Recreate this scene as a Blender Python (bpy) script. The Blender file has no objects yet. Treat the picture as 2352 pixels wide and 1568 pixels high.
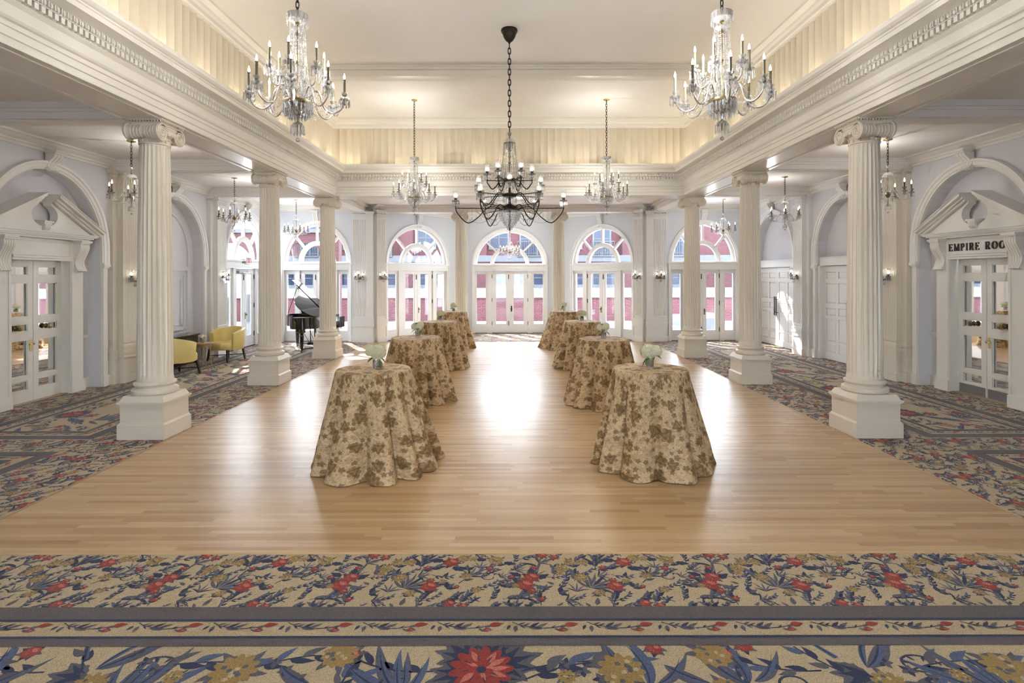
import bpy, math, random
from math import sin, cos, pi, radians, sqrt, atan2, hypot
from mathutils import Matrix, Vector

# ---------------------------------------------------------------- camera, sky, sun, exposure
scene = bpy.context.scene
COL = scene.collection
F_PX, CAM_H = 1275.0, 2.13
cam_data = bpy.data.cameras.new('camera')
cam_data.sensor_width = 36.0
cam_data.lens = 36.0 * F_PX / 2352.0
cam_data.shift_x = 5.0 / 2352.0
cam_data.shift_y = -150.0 / 2352.0
cam_data.clip_end = 300
camera = bpy.data.objects.new('camera', cam_data)
camera.location = (0, 0, CAM_H)
camera.rotation_euler = (radians(90), radians(0.12), 0)
COL.objects.link(camera)
scene.camera = camera

world = bpy.data.worlds.new('world')
scene.world = world
world.use_nodes = True
wn = world.node_tree
wn.nodes.clear()
w_out = wn.nodes.new('ShaderNodeOutputWorld')
w_bg = wn.nodes.new('ShaderNodeBackground')
w_bg.inputs['Color'].default_value = (0.80, 0.90, 1.0, 1)
w_bg.inputs['Strength'].default_value = 7.5
wn.links.new(w_bg.outputs[0], w_out.inputs[0])

sun_data = bpy.data.lights.new('sun', 'SUN')
sun_data.energy = 5.5
sun_data.angle = radians(0.6)
sun_data.color = (1.0, 0.95, 0.88)
sun = bpy.data.objects.new('sun', sun_data)
_d = Vector((0.47, -0.88, -0.80)).normalized()          # travel direction
sun.rotation_euler = _d.to_track_quat('-Z', 'Y').to_euler()
sun.location = (-8, 40, 30)
COL.objects.link(sun)

scene.view_settings.view_transform = 'Standard'
scene.view_settings.look = 'None'
scene.view_settings.gamma = 1.0
scene.view_settings.use_curve_mapping = False
scene.view_settings.exposure = 1.78
cy = scene.cycles
cy.use_denoising = True
cy.max_bounces = 5
cy.diffuse_bounces = 4
cy.glossy_bounces = 2
cy.transmission_bounces = 2
cy.use_adaptive_sampling = True
cy.adaptive_threshold = 0.1
cy.adaptive_min_samples = 20
cy.transparent_max_bounces = 20
cy.caustics_reflective = False
cy.caustics_refractive = False
cy.sample_clamp_indirect = 4.0

LAMP = (1.0, 0.955, 0.90)
COVE = (1.0, 0.88, 0.67)
P_BIG, P_CENTRE, P_AISLE, P_SCONCE, P_COVE = 56.0, 60.0, 18.0, 0.0, 0.75

# ---------------------------------------------------------------- materials
MAT = {}
def _new(name):
    m = bpy.data.materials.new(name); m.use_nodes = True
    nt = m.node_tree; nt.nodes.clear()
    out = nt.nodes.new('ShaderNodeOutputMaterial')
    MAT[name] = m
    return m, nt, out

def N(nt, t, **kw):
    n = nt.nodes.new(t)
    for k, v in kw.items():
        setattr(n, k, v)
    return n

def L(nt, a, b):
    nt.links.new(a, b)

def setin(nt, sock, v):
    if hasattr(v, 'is_output'):
        nt.links.new(v, sock)
    elif isinstance(v, tuple) and len(v) == 3 and sock.type == 'RGBA':
        sock.default_value = v + (1,)
    else:
        sock.default_value = v

def Mth(nt, op, a, b=None, c=None):
    n = nt.nodes.new('ShaderNodeMath'); n.operation = op
    setin(nt, n.inputs[0], a)
    if b is not None: setin(nt, n.inputs[1], b)
    if c is not None: setin(nt, n.inputs[2], c)
    return n.outputs[0]

def Mix(nt, fac, a, b, mode='MIX'):
    n = nt.nodes.new('ShaderNodeMix'); n.data_type = 'RGBA'; n.blend_type = mode
    setin(nt, n.inputs[0], fac); setin(nt, n.inputs[6], a); setin(nt, n.inputs[7], b)
    return n.outputs[2]

def Step(nt, v, lo, hi):
    n = nt.nodes.new('ShaderNodeMapRange'); n.interpolation_type = 'SMOOTHSTEP'
    setin(nt, n.inputs['Value'], v)
    n.inputs['From Min'].default_value = lo; n.inputs['From Max'].default_value = hi
    n.inputs['To Min'].default_value = 0; n.inputs['To Max'].default_value = 1
    return n.outputs[0]

def paint(name, col, rough=0.45, spec=0.5, metal=0.0, var=0.05, vscale=3.0, bump=0.0, bscale=60.0, coat=0.0):
    m, nt, out = _new(name)
    p = N(nt, 'ShaderNodeBsdfPrincipled')
    geo = N(nt, 'ShaderNodeNewGeometry')
    nz = N(nt, 'ShaderNodeTexNoise'); nz.inputs['Scale'].default_value = vscale; nz.inputs['Detail'].default_value = 3
    L(nt, geo.outputs['Position'], nz.inputs['Vector'])
    c2 = tuple(c * (1 - var * 2) for c in col)
    L(nt, Mix(nt, nz.outputs[0], c2, tuple(min(1, c * (1 + var * .4)) for c in col)), p.inputs['Base Color'])
    p.inputs['Roughness'].default_value = rough
    p.inputs['Metallic'].default_value = metal
    p.inputs['Specular IOR Level'].default_value = spec
    p.inputs['Coat Weight'].default_value = coat
    if bump > 0:
        n2 = N(nt, 'ShaderNodeTexNoise'); n2.inputs['Scale'].default_value = bscale
        L(nt, geo.outputs['Position'], n2.inputs['Vector'])
        b = N(nt, 'ShaderNodeBump'); b.inputs['Strength'].default_value = bump; b.inputs['Distance'].default_value = 0.004
        L(nt, n2.outputs[0], b.inputs['Height']); L(nt, b.outputs[0], p.inputs['Normal'])
    L(nt, p.outputs[0], out.inputs[0])
    return m

def glass(name, tint=(1, 1, 1), gloss=0.12, rough=0.02, facing=0.5):
    """thin glass: transparent with a fresnel-weighted gloss"""
    m, nt, out = _new(name)
    t = N(nt, 'ShaderNodeBsdfTransparent'); setin(nt, t.inputs[0], tint)
    g = N(nt, 'ShaderNodeBsdfGlossy'); g.inputs['Roughness'].default_value = rough
    lw = N(nt, 'ShaderNodeLayerWeight'); lw.inputs['Blend'].default_value = facing
    f = Mth(nt, 'ADD', Mth(nt, 'MULTIPLY', lw.outputs['Fresnel'], 1.0), gloss)
    f = Mth(nt, 'MINIMUM', f, 0.95)
    mx = N(nt, 'ShaderNodeMixShader')
    L(nt, f, mx.inputs[0]); L(nt, t.outputs[0], mx.inputs[1]); L(nt, g.outputs[0], mx.inputs[2])
    L(nt, mx.outputs[0], out.inputs[0])
    return m

def emit(name, col, strength):
    m, nt, out = _new(name)
    e = N(nt, 'ShaderNodeEmission'); setin(nt, e.inputs[0], col); e.inputs[1].default_value = strength
    L(nt, e.outputs[0], out.inputs[0])
    return m

paint('cream', (0.79, 0.765, 0.705), 0.30, 0.5, var=0.015)
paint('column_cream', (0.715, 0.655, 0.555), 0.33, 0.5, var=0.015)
paint('cream_ceiling', (0.83, 0.825, 0.80), 0.6, 0.3, var=0.02)
paint('white_trim', (0.80, 0.79, 0.775), 0.38, 0.5, var=0.02)
paint('wall_paint', (0.70, 0.695, 0.725), 0.55, 0.3, var=0.02)
paint('wall_apse', (0.70, 0.735, 0.78), 0.55, 0.3, var=0.02)
paint('aisle_ceiling', (0.80, 0.765, 0.735), 0.6, 0.3, var=0.02)
paint('pleat', (0.74, 0.665, 0.535), 0.6, 0.3, var=0.03)
paint('bronze', (0.035, 0.028, 0.024), 0.4, 0.5, metal=0.7, var=0.1)
paint('brass', (0.62, 0.47, 0.20), 0.25, 0.5, metal=1.0, var=0.1, vscale=8)
paint('antique_brass', (0.27, 0.21, 0.10), 0.35, 0.5, metal=0.9, var=0.15, vscale=20)
paint('silver_arm', (0.72, 0.70, 0.66), 0.18, 0.5, metal=0.9, var=0.05)
paint('candle_olive', (0.20, 0.185, 0.125), 0.5, var=0.05)
paint('candle_brown', (0.15, 0.07, 0.035), 0.45, var=0.05)
paint('black_iron', (0.012, 0.012, 0.013), 0.4, 0.5, var=0.1)
paint('piano_black', (0.008, 0.008, 0.010), 0.06, 0.6, var=0.1, coat=0.6)
paint('ivory', (0.75, 0.72, 0.62), 0.3)
paint('yellow_leather', (0.84, 0.68, 0.26), 0.40, 0.5, var=0.06, vscale=6, bump=0.05)
paint('dark_wood', (0.028, 0.018, 0.014), 0.35, 0.5, var=0.1)
paint('tan_wood', (0.42, 0.28, 0.15), 0.35, 0.5, var=0.12, vscale=12)
paint('steel', (0.36, 0.35, 0.36), 0.35, metal=0.9, var=0.08, vscale=20)
paint('letter_black', (0.012, 0.012, 0.012), 0.4)
paint('sign_white', (0.85, 0.83, 0.83), 0.4)
paint('sign_red', (0.62, 0.02, 0.03), 0.4)
paint('petal', (0.84, 0.81, 0.60), 0.6, 0.2, var=0.14, vscale=30)
paint('petal_white', (0.88, 0.86, 0.80), 0.6, 0.2, var=0.06, vscale=30)
paint('leaf_green', (0.075, 0.16, 0.035), 0.45, var=0.2, vscale=20)
paint('stem_green', (0.12, 0.22, 0.07), 0.5)
paint('stone_white', (0.062, 0.064, 0.072), 0.7, 0.1)
paint('paving', (0.34, 0.36, 0.40), 0.8, var=0.08, vscale=1.5)
paint('dark_void', (0.03, 0.03, 0.045), 0.4)
paint('grey_blue_fabric', (0.16, 0.21, 0.33), 0.8, var=0.06)
paint('window_blue', (0.012, 0.017, 0.033), 0.2, 0.2, var=0.1)
paint('vase_silver', (0.55, 0.50, 0.44), 0.25, metal=0.8)
glass('pane_glass', (1, 1, 1), 0.02, 0.0, 0.25)
def crystal_mat(name='crystal', clear=0.97, blend=0.42, gloss=0.16, milky=0.20):
    """cut crystal: clear, strongly glinting, with a milky share from its many facets"""
    m, nt, out = _new(name)
    t = N(nt, 'ShaderNodeBsdfTransparent'); setin(nt, t.inputs[0], (clear, clear, clear))
    g = N(nt, 'ShaderNodeBsdfGlossy'); g.inputs['Roughness'].default_value = 0.06
    d = N(nt, 'ShaderNodeBsdfTranslucent'); setin(nt, d.inputs[0], (0.9, 0.9, 0.92))
    d2 = N(nt, 'ShaderNodeBsdfDiffuse'); setin(nt, d2.inputs[0], (0.9, 0.9, 0.92))
    lw = N(nt, 'ShaderNodeLayerWeight'); lw.inputs['Blend'].default_value = blend
    f = Mth(nt, 'MINIMUM', Mth(nt, 'ADD', lw.outputs['Fresnel'], gloss), 0.9)
    a = N(nt, 'ShaderNodeMixShader'); L(nt, f, a.inputs[0]); L(nt, t.outputs[0], a.inputs[1]); L(nt, g.outputs[0], a.inputs[2])
    b = N(nt, 'ShaderNodeMixShader'); b.inputs[0].default_value = 0.5; L(nt, d.outputs[0], b.inputs[1]); L(nt, d2.outputs[0], b.inputs[2])
    c = N(nt, 'ShaderNodeMixShader'); c.inputs[0].default_value = milky; L(nt, a.outputs[0], c.inputs[1]); L(nt, b.outputs[0], c.inputs[2])
    L(nt, c.outputs[0], out.inputs[0])
crystal_mat()
crystal_mat('shade_glass', 0.99, 0.12, 0.02, 0.13)
emit('bulb', (1.0, 0.90, 0.72), 6.0).cycles.emission_sampling = 'NONE'

def mirror_mat():
    m, nt, out = _new('mirror')
    p = N(nt, 'ShaderNodeBsdfPrincipled')
    p.inputs['Base Color'].default_value = (0.93, 0.93, 0.93, 1)
    p.inputs['Metallic'].default_value = 1.0
    p.inputs['Roughness'].default_value = 0.02
    L(nt, p.outputs[0], out.inputs[0])
mirror_mat()

def wood_mat():
    m, nt, out = _new('oak_floor')
    p = N(nt, 'ShaderNodeBsdfPrincipled')
    geo = N(nt, 'ShaderNodeNewGeometry'); oi = N(nt, 'ShaderNodeObjectInfo')
    rnd = Mth(nt, 'FRACT', Mth(nt, 'ADD', Mth(nt, 'MULTIPLY', geo.outputs['Random Per Island'], 7.31), oi.outputs['Random']))
    sep = N(nt, 'ShaderNodeSeparateXYZ'); L(nt, geo.outputs['Position'], sep.inputs[0])
    cmb = N(nt, 'ShaderNodeCombineXYZ')
    L(nt, Mth(nt, 'ADD', Mth(nt, 'MULTIPLY', sep.outputs[0], 2.2), Mth(nt, 'MULTIPLY', rnd, 40.0)), cmb.inputs[0])
    L(nt, Mth(nt, 'MULTIPLY', sep.outputs[1], 60.0), cmb.inputs[1])
    nz = N(nt, 'ShaderNodeTexNoise'); nz.inputs['Scale'].default_value = 1.0; nz.inputs['Detail'].default_value = 4
    L(nt, cmb.outputs[0], nz.inputs['Vector'])
    cr = N(nt, 'ShaderNodeValToRGB')
    e = cr.color_ramp.elements
    e[0].position = 0.0; e[0].color = (0.41, 0.24, 0.10, 1)
    e[1].position = 1.0; e[1].color = (0.62, 0.44, 0.245, 1)
    m1 = e.new(0.35); m1.color = (0.52, 0.33, 0.155, 1)
    m2 = e.new(0.7); m2.color = (0.565, 0.375, 0.19, 1)
    L(nt, rnd, cr.inputs[0])
    grain = Step(nt, nz.outputs[0], 0.3, 0.75)
    L(nt, Mix(nt, Mth(nt, 'MULTIPLY', grain, 0.28), cr.outputs[0], (0.36, 0.22, 0.115)), p.inputs['Base Color'])
    p.inputs['Roughness'].default_value = 0.34
    p.inputs['Specular IOR Level'].default_value = 0.6
    p.inputs['Coat Weight'].default_value = 0.5
    p.inputs['Coat Roughness'].default_value = 0.27
    p.inputs['Coat IOR'].default_value = 1.6
    b = N(nt, 'ShaderNodeBump'); b.inputs['Strength'].default_value = 0.06; b.inputs['Distance'].default_value = 0.002
    L(nt, nz.outputs[0], b.inputs['Height']); L(nt, b.outputs[0], p.inputs['Normal'])
    L(nt, p.outputs[0], out.inputs[0])
wood_mat()

def carpet_mat(name, col):
    m, nt, out = _new(name)
    p = N(nt, 'ShaderNodeBsdfPrincipled')
    geo = N(nt, 'ShaderNodeNewGeometry')
    nz = N(nt, 'ShaderNodeTexNoise'); nz.inputs['Scale'].default_value = 160; nz.inputs['Detail'].default_value = 2
    n2 = N(nt, 'ShaderNodeTexNoise'); n2.inputs['Scale'].default_value = 3.0; n2.inputs['Detail'].default_value = 4
    L(nt, geo.outputs['Position'], nz.inputs['Vector']); L(nt, geo.outputs['Position'], n2.inputs['Vector'])
    f = Step(nt, nz.outputs[0], 0.3, 0.7)
    c = Mix(nt, f, tuple(x * 0.68 for x in col), tuple(min(1, x * 1.25) for x in col))
    c = Mix(nt, Mth(nt, 'MULTIPLY', n2.outputs[0], 0.35), c, tuple(x * 0.72 for x in col))
    L(nt, c, p.inputs['Base Color'])
    p.inputs['Roughness'].default_value = 0.95; p.inputs['Specular IOR Level'].default_value = 0.1
    p.inputs['Sheen Weight'].default_value = 0.15
    b = N(nt, 'ShaderNodeBump'); b.inputs['Strength'].default_value = 0.5; b.inputs['Distance'].default_value = 0.004
    L(nt, nz.outputs[0], b.inputs['Height']); L(nt, b.outputs[0], p.inputs['Normal'])
    L(nt, p.outputs[0], out.inputs[0])
    return m
CARPET = dict(beige=(0.53, 0.425, 0.275), navy=(0.030, 0.040, 0.095), slate=(0.115, 0.112, 0.14), blue=(0.095, 0.125, 0.235),
              red=(0.33, 0.045, 0.04), pink=(0.60, 0.19, 0.14), ochre=(0.36, 0.24, 0.085), grey=(0.125, 0.108, 0.115))
for k, v in CARPET.items():
    carpet_mat('carpet_' + k, v)

def cloth_mat():
    m, nt, out = _new('damask_cloth')
    p = N(nt, 'ShaderNodeBsdfPrincipled')
    uv = N(nt, 'ShaderNodeUVMap')
    oi = N(nt, 'ShaderNodeObjectInfo')
    wob = N(nt, 'ShaderNodeTexNoise'); wob.inputs['Scale'].default_value = 22; wob.inputs['Detail'].default_value = 2
    L(nt, uv.outputs[0], wob.inputs['Vector'])
    def vadd(a, b):
        n = N(nt, 'ShaderNodeVectorMath', operation='ADD'); setin(nt, n.inputs[0], a); setin(nt, n.inputs[1], b); return n.outputs[0]
    def vsub(a, b):
        n = N(nt, 'ShaderNodeVectorMath', operation='SUBTRACT'); setin(nt, n.inputs[0], a); setin(nt, n.inputs[1], b); return n.outputs[0]
    def vscale(a, s):
        n = N(nt, 'ShaderNodeVectorMath', operation='SCALE'); setin(nt, n.inputs[0], a); n.inputs['Scale'].default_value = s; return n.outputs[0]
    base = vadd(uv.outputs[0], vscale(wob.outputs['Color'], 0.012))
    def bloom(scale, petals, r0, amp, off, rand=0.75):
        """petalled blossoms on jittered cells; returns (mask, ring shading)"""
        v = vscale(vadd(base, (off, off * 1.7, 0.0)), scale)
        vo = N(nt, 'ShaderNodeTexVoronoi', voronoi_dimensions='2D', feature='F1')
        vo.inputs['Scale'].default_value = 1.0; vo.inputs['Randomness'].default_value = rand
        L(nt, v, vo.inputs['Vector'])
        d = vsub(v, vo.outputs['Position'])
        s = N(nt, 'ShaderNodeSeparateXYZ'); L(nt, d, s.inputs[0])
        ang = Mth(nt, 'ARCTAN2', s.outputs[1], s.outputs[0])
        sc = N(nt, 'ShaderNodeSeparateColor'); L(nt, vo.outputs['Color'], sc.inputs[0])
        a2 = Mth(nt, 'ADD', Mth(nt, 'MULTIPLY', ang, petals), Mth(nt, 'MULTIPLY', sc.outputs[0], 6.28))
        rr = Mth(nt, 'MULTIPLY', Mth(nt, 'ADD', 0.7, Mth(nt, 'MULTIPLY', sc.outputs[1], 0.5)), r0)
        edge = Mth(nt, 'MULTIPLY', rr, Mth(nt, 'ADD', 1.0 - amp, Mth(nt, 'MULTIPLY', Mth(nt, 'ABSOLUTE', Mth(nt, 'COSINE', a2)), amp)))
        q = Mth(nt, 'DIVIDE', vo.outputs['Distance'], edge)
        mask = Mth(nt, 'SUBTRACT', 1.0, Step(nt, q, 0.9, 1.05))
        inner = Mth(nt, 'SINE', Mth(nt, 'ADD', Mth(nt, 'MULTIPLY', q, 9.0), Mth(nt, 'MULTIPLY', Mth(nt, 'COSINE', a2), 1.6)))
        return mask, Step(nt, inner, -0.5, 0.9)
    nA = N(nt, 'ShaderNodeTexNoise'); nA.inputs['Scale'].default_value = 26; nA.inputs['Detail'].default_value = 3; nA.inputs['Distortion'].default_value = 1.2
    L(nt, base, nA.inputs['Vector'])
    cream, tan, brown, dark = (0.61, 0.455, 0.275), (0.38, 0.255, 0.13), (0.155, 0.088, 0.031), (0.12, 0.066, 0.023)
    c = Mix(nt, Mth(nt, 'MULTIPLY', Step(nt, nA.outputs[0], 0.40, 0.66), 0.75), cream, tan)
    k0, s0 = bloom(4.2, 2.5, 0.46, 0.18, 0.37)
    c = Mix(nt, Mth(nt, 'MULTIPLY', Mth(nt, 'MULTIPLY', k0, s0), 0.45), c, tan)
    k1, s1 = bloom(4.9, 3.0, 0.36, 0.34, 0.0, 0.9)
    c = Mix(nt, Mth(nt, 'MULTIPLY', k1, 0.88), c, Mix(nt, s1, brown, (0.29, 0.185, 0.085)))
    k2, s2 = bloom(9.5, 2.5, 0.27, 0.40, 3.1, 1.0)
    c = Mix(nt, Mth(nt, 'MULTIPLY', k2, 0.7), c, Mix(nt, s2, dark, brown))
    k3, s3 = bloom(21.0, 1.0, 0.15, 0.4, 7.7)
    c = Mix(nt, Mth(nt, 'MULTIPLY', k3, 0.6), c, brown)
    L(nt, c, p.inputs['Base Color'])
    p.inputs['Roughness'].default_value = 0.6
    p.inputs['Sheen Weight'].default_value = 0.03
    p.inputs['Specular IOR Level'].default_value = 0.2
    L(nt, p.outputs[0], out.inputs[0])
cloth_mat()

def brick_mat(name, c1, c2, mortar, sx=1.0):
    m, nt, out = _new(name)
    p = N(nt, 'ShaderNodeBsdfPrincipled')
    geo = N(nt, 'ShaderNodeNewGeometry')
    sep = N(nt, 'ShaderNodeSeparateXYZ'); L(nt, geo.outputs['Position'], sep.inputs[0])
    cmb = N(nt, 'ShaderNodeCombineXYZ')
    L(nt, Mth(nt, 'ADD', sep.outputs[0], sep.outputs[1]), cmb.inputs[0]); L(nt, sep.outputs[2], cmb.inputs[1])
    b = N(nt, 'ShaderNodeTexBrick')
    b.inputs['Scale'].default_value = 1.0
    b.inputs['Brick Width'].default_value = 0.22 * sx; b.inputs['Row Height'].default_value = 0.078 * sx
    b.inputs['Mortar Size'].default_value = 0.007 * sx
    setin(nt, b.inputs['Color1'], c1); setin(nt, b.inputs['Color2'], c2); setin(nt, b.inputs['Mortar'], mortar)
    L(nt, cmb.outputs[0], b.inputs['Vector'])
    L(nt, b.outputs[0], p.inputs['Base Color'])
    p.inputs['Roughness'].default_value = 0.9
    bp = N(nt, 'ShaderNodeBump'); bp.inputs['Strength'].default_value = 0.5; bp.inputs['Distance'].default_value = 0.01; bp.invert = True
    L(nt, b.outputs['Fac'], bp.inputs['Height']); L(nt, bp.outputs[0], p.inputs['Normal'])
    L(nt, p.outputs[0], out.inputs[0])
brick_mat('brick', (0.024, 0.0035, 0.006), (0.040, 0.006, 0.008), (0.05, 0.018, 0.022))
brick_mat('brick_wall', (0.034, 0.0045, 0.007), (0.052, 0.008, 0.010), (0.085, 0.04, 0.045))

def gravel_mat():
    m, nt, out = _new('gravel')
    p = N(nt, 'ShaderNodeBsdfPrincipled')
    geo = N(nt, 'ShaderNodeNewGeometry')
    v = N(nt, 'ShaderNodeTexVoronoi'); v.inputs['Scale'].default_value = 9
    L(nt, geo.outputs['Position'], v.inputs['Vector'])
    c = Mix(nt, Step(nt, v.outputs['Distance'], 0.3, 0.75), (0.070, 0.070, 0.074), (0.008, 0.008, 0.012))
    L(nt, c, p.inputs['Base Color']); p.inputs['Roughness'].default_value = 0.9
    L(nt, p.outputs[0], out.inputs[0])
gravel_mat()

# ---------------------------------------------------------------- mesh helpers
class MB:
    """collects geometry; build() links it as ONE mesh object"""
    def __init__(self, M=None):
        self.v, self.f, self.mi, self.uv = [], [], [], None
        self.M = M
    def add(self, verts, faces, mi=0):
        o = len(self.v)
        if self.M is not None:
            M = self.M
            verts = [tuple(M @ Vector(p)) for p in verts]
            if M.determinant() < 0:
                faces = [tuple(reversed(f)) for f in faces]
        self.v += [tuple(p) for p in verts]
        self.f += [tuple(i + o for i in f) for f in faces]
        self.mi += [mi] * len(faces)
        return self
    def box(self, x0, x1, y0, y1, z0, z1, mi=0):
        if x0 > x1: x0, x1 = x1, x0
        if y0 > y1: y0, y1 = y1, y0
        if z0 > z1: z0, z1 = z1, z0
        v = [(x0, y0, z0), (x1, y0, z0), (x1, y1, z0), (x0, y1, z0), (x0, y0, z1), (x1, y0, z1), (x1, y1, z1), (x0, y1, z1)]
        return self.add(v, [(3, 2, 1, 0), (4, 5, 6, 7), (0, 1, 5, 4), (1, 2, 6, 5), (2, 3, 7, 6), (3, 0, 4, 7)], mi)
    def quad(self, a, b, c, d, mi=0):
        return self.add([a, b, c, d], [(0, 1, 2, 3)], mi)
    def poly(self, pts, mi=0):
        return self.add(pts, [tuple(range(len(pts)))], mi)
    def prism(self, pts, P, t0, t1, cap=True, closed=True, mi=0):
        """pts: 2D outline; P(u, w, t) -> xyz; swept from t0 to t1"""
        n = len(pts)
        v = [P(u, w, t0) for u, w in pts] + [P(u, w, t1) for u, w in pts]
        rng = range(n) if closed else range(n - 1)
        f = [(i, (i + 1) % n, n + (i + 1) % n, n + i) for i in rng]
        if cap:
            f += [tuple(range(n - 1, -1, -1)), tuple(range(n, 2 * n))]
        return self.add(v, f, mi)
    def lathe(self, prof, segs=24, cx=0.0, cy=0.0, a0=0.0, a1=2 * pi, mi=0, axis='z', scallop=None):
        full = abs(a1 - a0 - 2 * pi) < 1e-6
        k = segs if full else segs + 1
        v = []
        for r, z in prof:
            for i in range(k):
                a = a0 + (a1 - a0) * i / segs
                rr = r * (scallop(a) if scallop else 1)
                if axis == 'z': v.append((cx + rr * cos(a), cy + rr * sin(a), z))
                elif axis == 'x': v.append((z, cx + rr * cos(a), cy + rr * sin(a)))
                else: v.append((cx + rr * cos(a), z, cy + rr * sin(a)))
        f = []
        for j in range(len(prof) - 1):
            for i in range(segs):
                i2 = (i + 1) % k
                f.append((j * k + i, j * k + i2, (j + 1) * k + i2, (j + 1) * k + i))
        return self.add(v, f, mi)
    def tube(self, path, r, segs=8, closed=False, mi=0):
        pts = [Vector(p) for p in path]
        n = len(pts)
        rr = r if hasattr(r, '__len__') else [r] * n
        up = Vector((0, 0, 1))
        v = []
        prev = None
        for i, p in enumerate(pts):
            if closed:
                t = pts[(i + 1) % n] - pts[i - 1]
            else:
                t = pts[min(i + 1, n - 1)] - pts[max(i - 1, 0)]
            if t.length < 1e-9: t = Vector((0, 0, 1))
            t.normalize()
            if prev is None:
                a = up if abs(t.z) < 0.95 else Vector((1, 0, 0))
                u = t.cross(a).normalized()
            else:
                u = prev - t * prev.dot(t)
                u = u.normalized() if u.length > 1e-6 else t.cross(up).normalized()
            prev = u
            w = t.cross(u)
            for k in range(segs):
                an = 2 * pi * k / segs
                v.append(tuple(p + (u * cos(an) + w * sin(an)) * rr[i]))
        f = []
        m = n if closed else n - 1
        for i in range(m):
            a, b = i * segs, ((i + 1) % n) * segs
            for k in range(segs):
                k2 = (k + 1) % segs
                f.append((a + k, a + k2, b + k2, b + k))
        if not closed:
            f.append(tuple(range(segs - 1, -1, -1))); f.append(tuple(range((n - 1) * segs, n * segs)))
        return self.add(v, f, mi)
    def octa(self, c, r, h=None, mi=0):
        x, y, z = c; h = h or r
        v = [(x + r, y, z), (x, y + r, z), (x - r, y, z), (x, y - r, z), (x, y, z + h), (x, y, z - h)]
        return self.add(v, [(0, 1, 4), (1, 2, 4), (2, 3, 4), (3, 0, 4), (1, 0, 5), (2, 1, 5), (3, 2, 5), (0, 3, 5)], mi)
    def drop(self, c, r, h, mi=0):
        """faceted icicle prism hanging from c"""
        x, y, z = c
        v = []
        for rr, zz in ((r * .45, 0), (r, -h * .75)):
            for i in range(4):
                a = i * pi / 2 + .4
                v.append((x + rr * cos(a), y + rr * sin(a), z + zz))
        v.append((x, y, z - h))
        f = [(3, 2, 1, 0)] + [(i, (i + 1) % 4, 4 + (i + 1) % 4, 4 + i) for i in range(4)] + [(4 + i, 4 + (i + 1) % 4, 8) for i in range(4)]
        return self.add(v, f, mi)
    def ball(self, c, r, seg=10, rings=6, sz=1.0, mi=0):
        prof = [(max(1e-4, r * sin(pi * i / rings)), c[2] - r * sz * cos(pi * i / rings)) for i in range(rings + 1)]
        return self.lathe(prof, seg, c[0], c[1], mi=mi)
    def mesh(self, name, mats, smooth=0):
        me = bpy.data.meshes.new(name)
        me.from_pydata(self.v, [], self.f)
        mats = mats if isinstance(mats, (list, tuple)) else [mats]
        for m in mats: me.materials.append(MAT[m])
        if len(mats) > 1: me.polygons.foreach_set('material_index', self.mi)
        if self.uv:
            lay = me.uv_layers.new(name='UVMap')
            d = [0.0] * (2 * len(me.loops))
            for i, lp in enumerate(me.loops):
                d[2 * i], d[2 * i + 1] = self.uv[lp.vertex_index]
            lay.data.foreach_set('uv', d)
        if smooth:
            me.polygons.foreach_set('use_smooth', [True] * len(me.polygons))
            if smooth < 180: me.set_sharp_from_angle(angle=radians(smooth))
        me.update()
        return me
    def build(self, name, mats, parent=None, smooth=0, kind=None, loc=None):
        o = bpy.data.objects.new(name, self.mesh(name, mats, smooth))
        COL.objects.link(o)
        if parent is not None: o.parent = parent
        if loc is not None: o.location = loc
        if kind: o['kind'] = kind
        return o

def inst(name, me, parent=None, loc=(0, 0, 0), rot=(0, 0, 0), scale=(1, 1, 1)):
    o = bpy.data.objects.new(name, me); COL.objects.link(o)
    o.parent = parent; o.location = loc; o.rotation_euler = rot; o.scale = scale
    return o

def tag(o, label, cat=None, group=None, kind=None):
    o['label'] = label
    if cat: o['category'] = cat
    if group: o['group'] = group
    if kind: o['kind'] = kind
    return o

def empty(name, loc=(0, 0, 0), rz=0.0):
    o = bpy.data.objects.new(name, None); COL.objects.link(o)
    o.empty_display_size = 0.1
    o.location = loc; o.rotation_euler = (0, 0, rz)
    return o

def thing(name, label, cat, loc=(0, 0, 0), rz=0.0, group=None):
    return tag(empty(name, loc, rz), label, cat, group)

def structure(name, label=None, loc=(0, 0, 0), cat=None):
    o = empty(name, loc); o['kind'] = 'structure'
    if label: o['label'] = label
    if cat: o['category'] = cat
    return o

def copy_tree(o, parent=None):
    c = o.copy(); COL.objects.link(c); c.parent = parent
    for ch in list(o.children): copy_tree(ch, c)
    return c

def bulb_light(parent, loc, power, radius=0.02, color=LAMP):
    d = bpy.data.lights.new('lamp_light', 'POINT'); d.energy = power; d.shadow_soft_size = radius; d.color = color
    o = bpy.data.objects.new('lamp_light', d); COL.objects.link(o); o.parent = parent; o.location = loc
    return o

def FR(origin, s, n):
    """local (s, n, z) frame on a wall: s runs along it, n points into the room"""
    ox, oy = origin
    return Matrix(((s[0], n[0], 0, ox), (s[1], n[1], 0, oy), (0, 0, 1, 0), (0, 0, 0, 1)))

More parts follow.
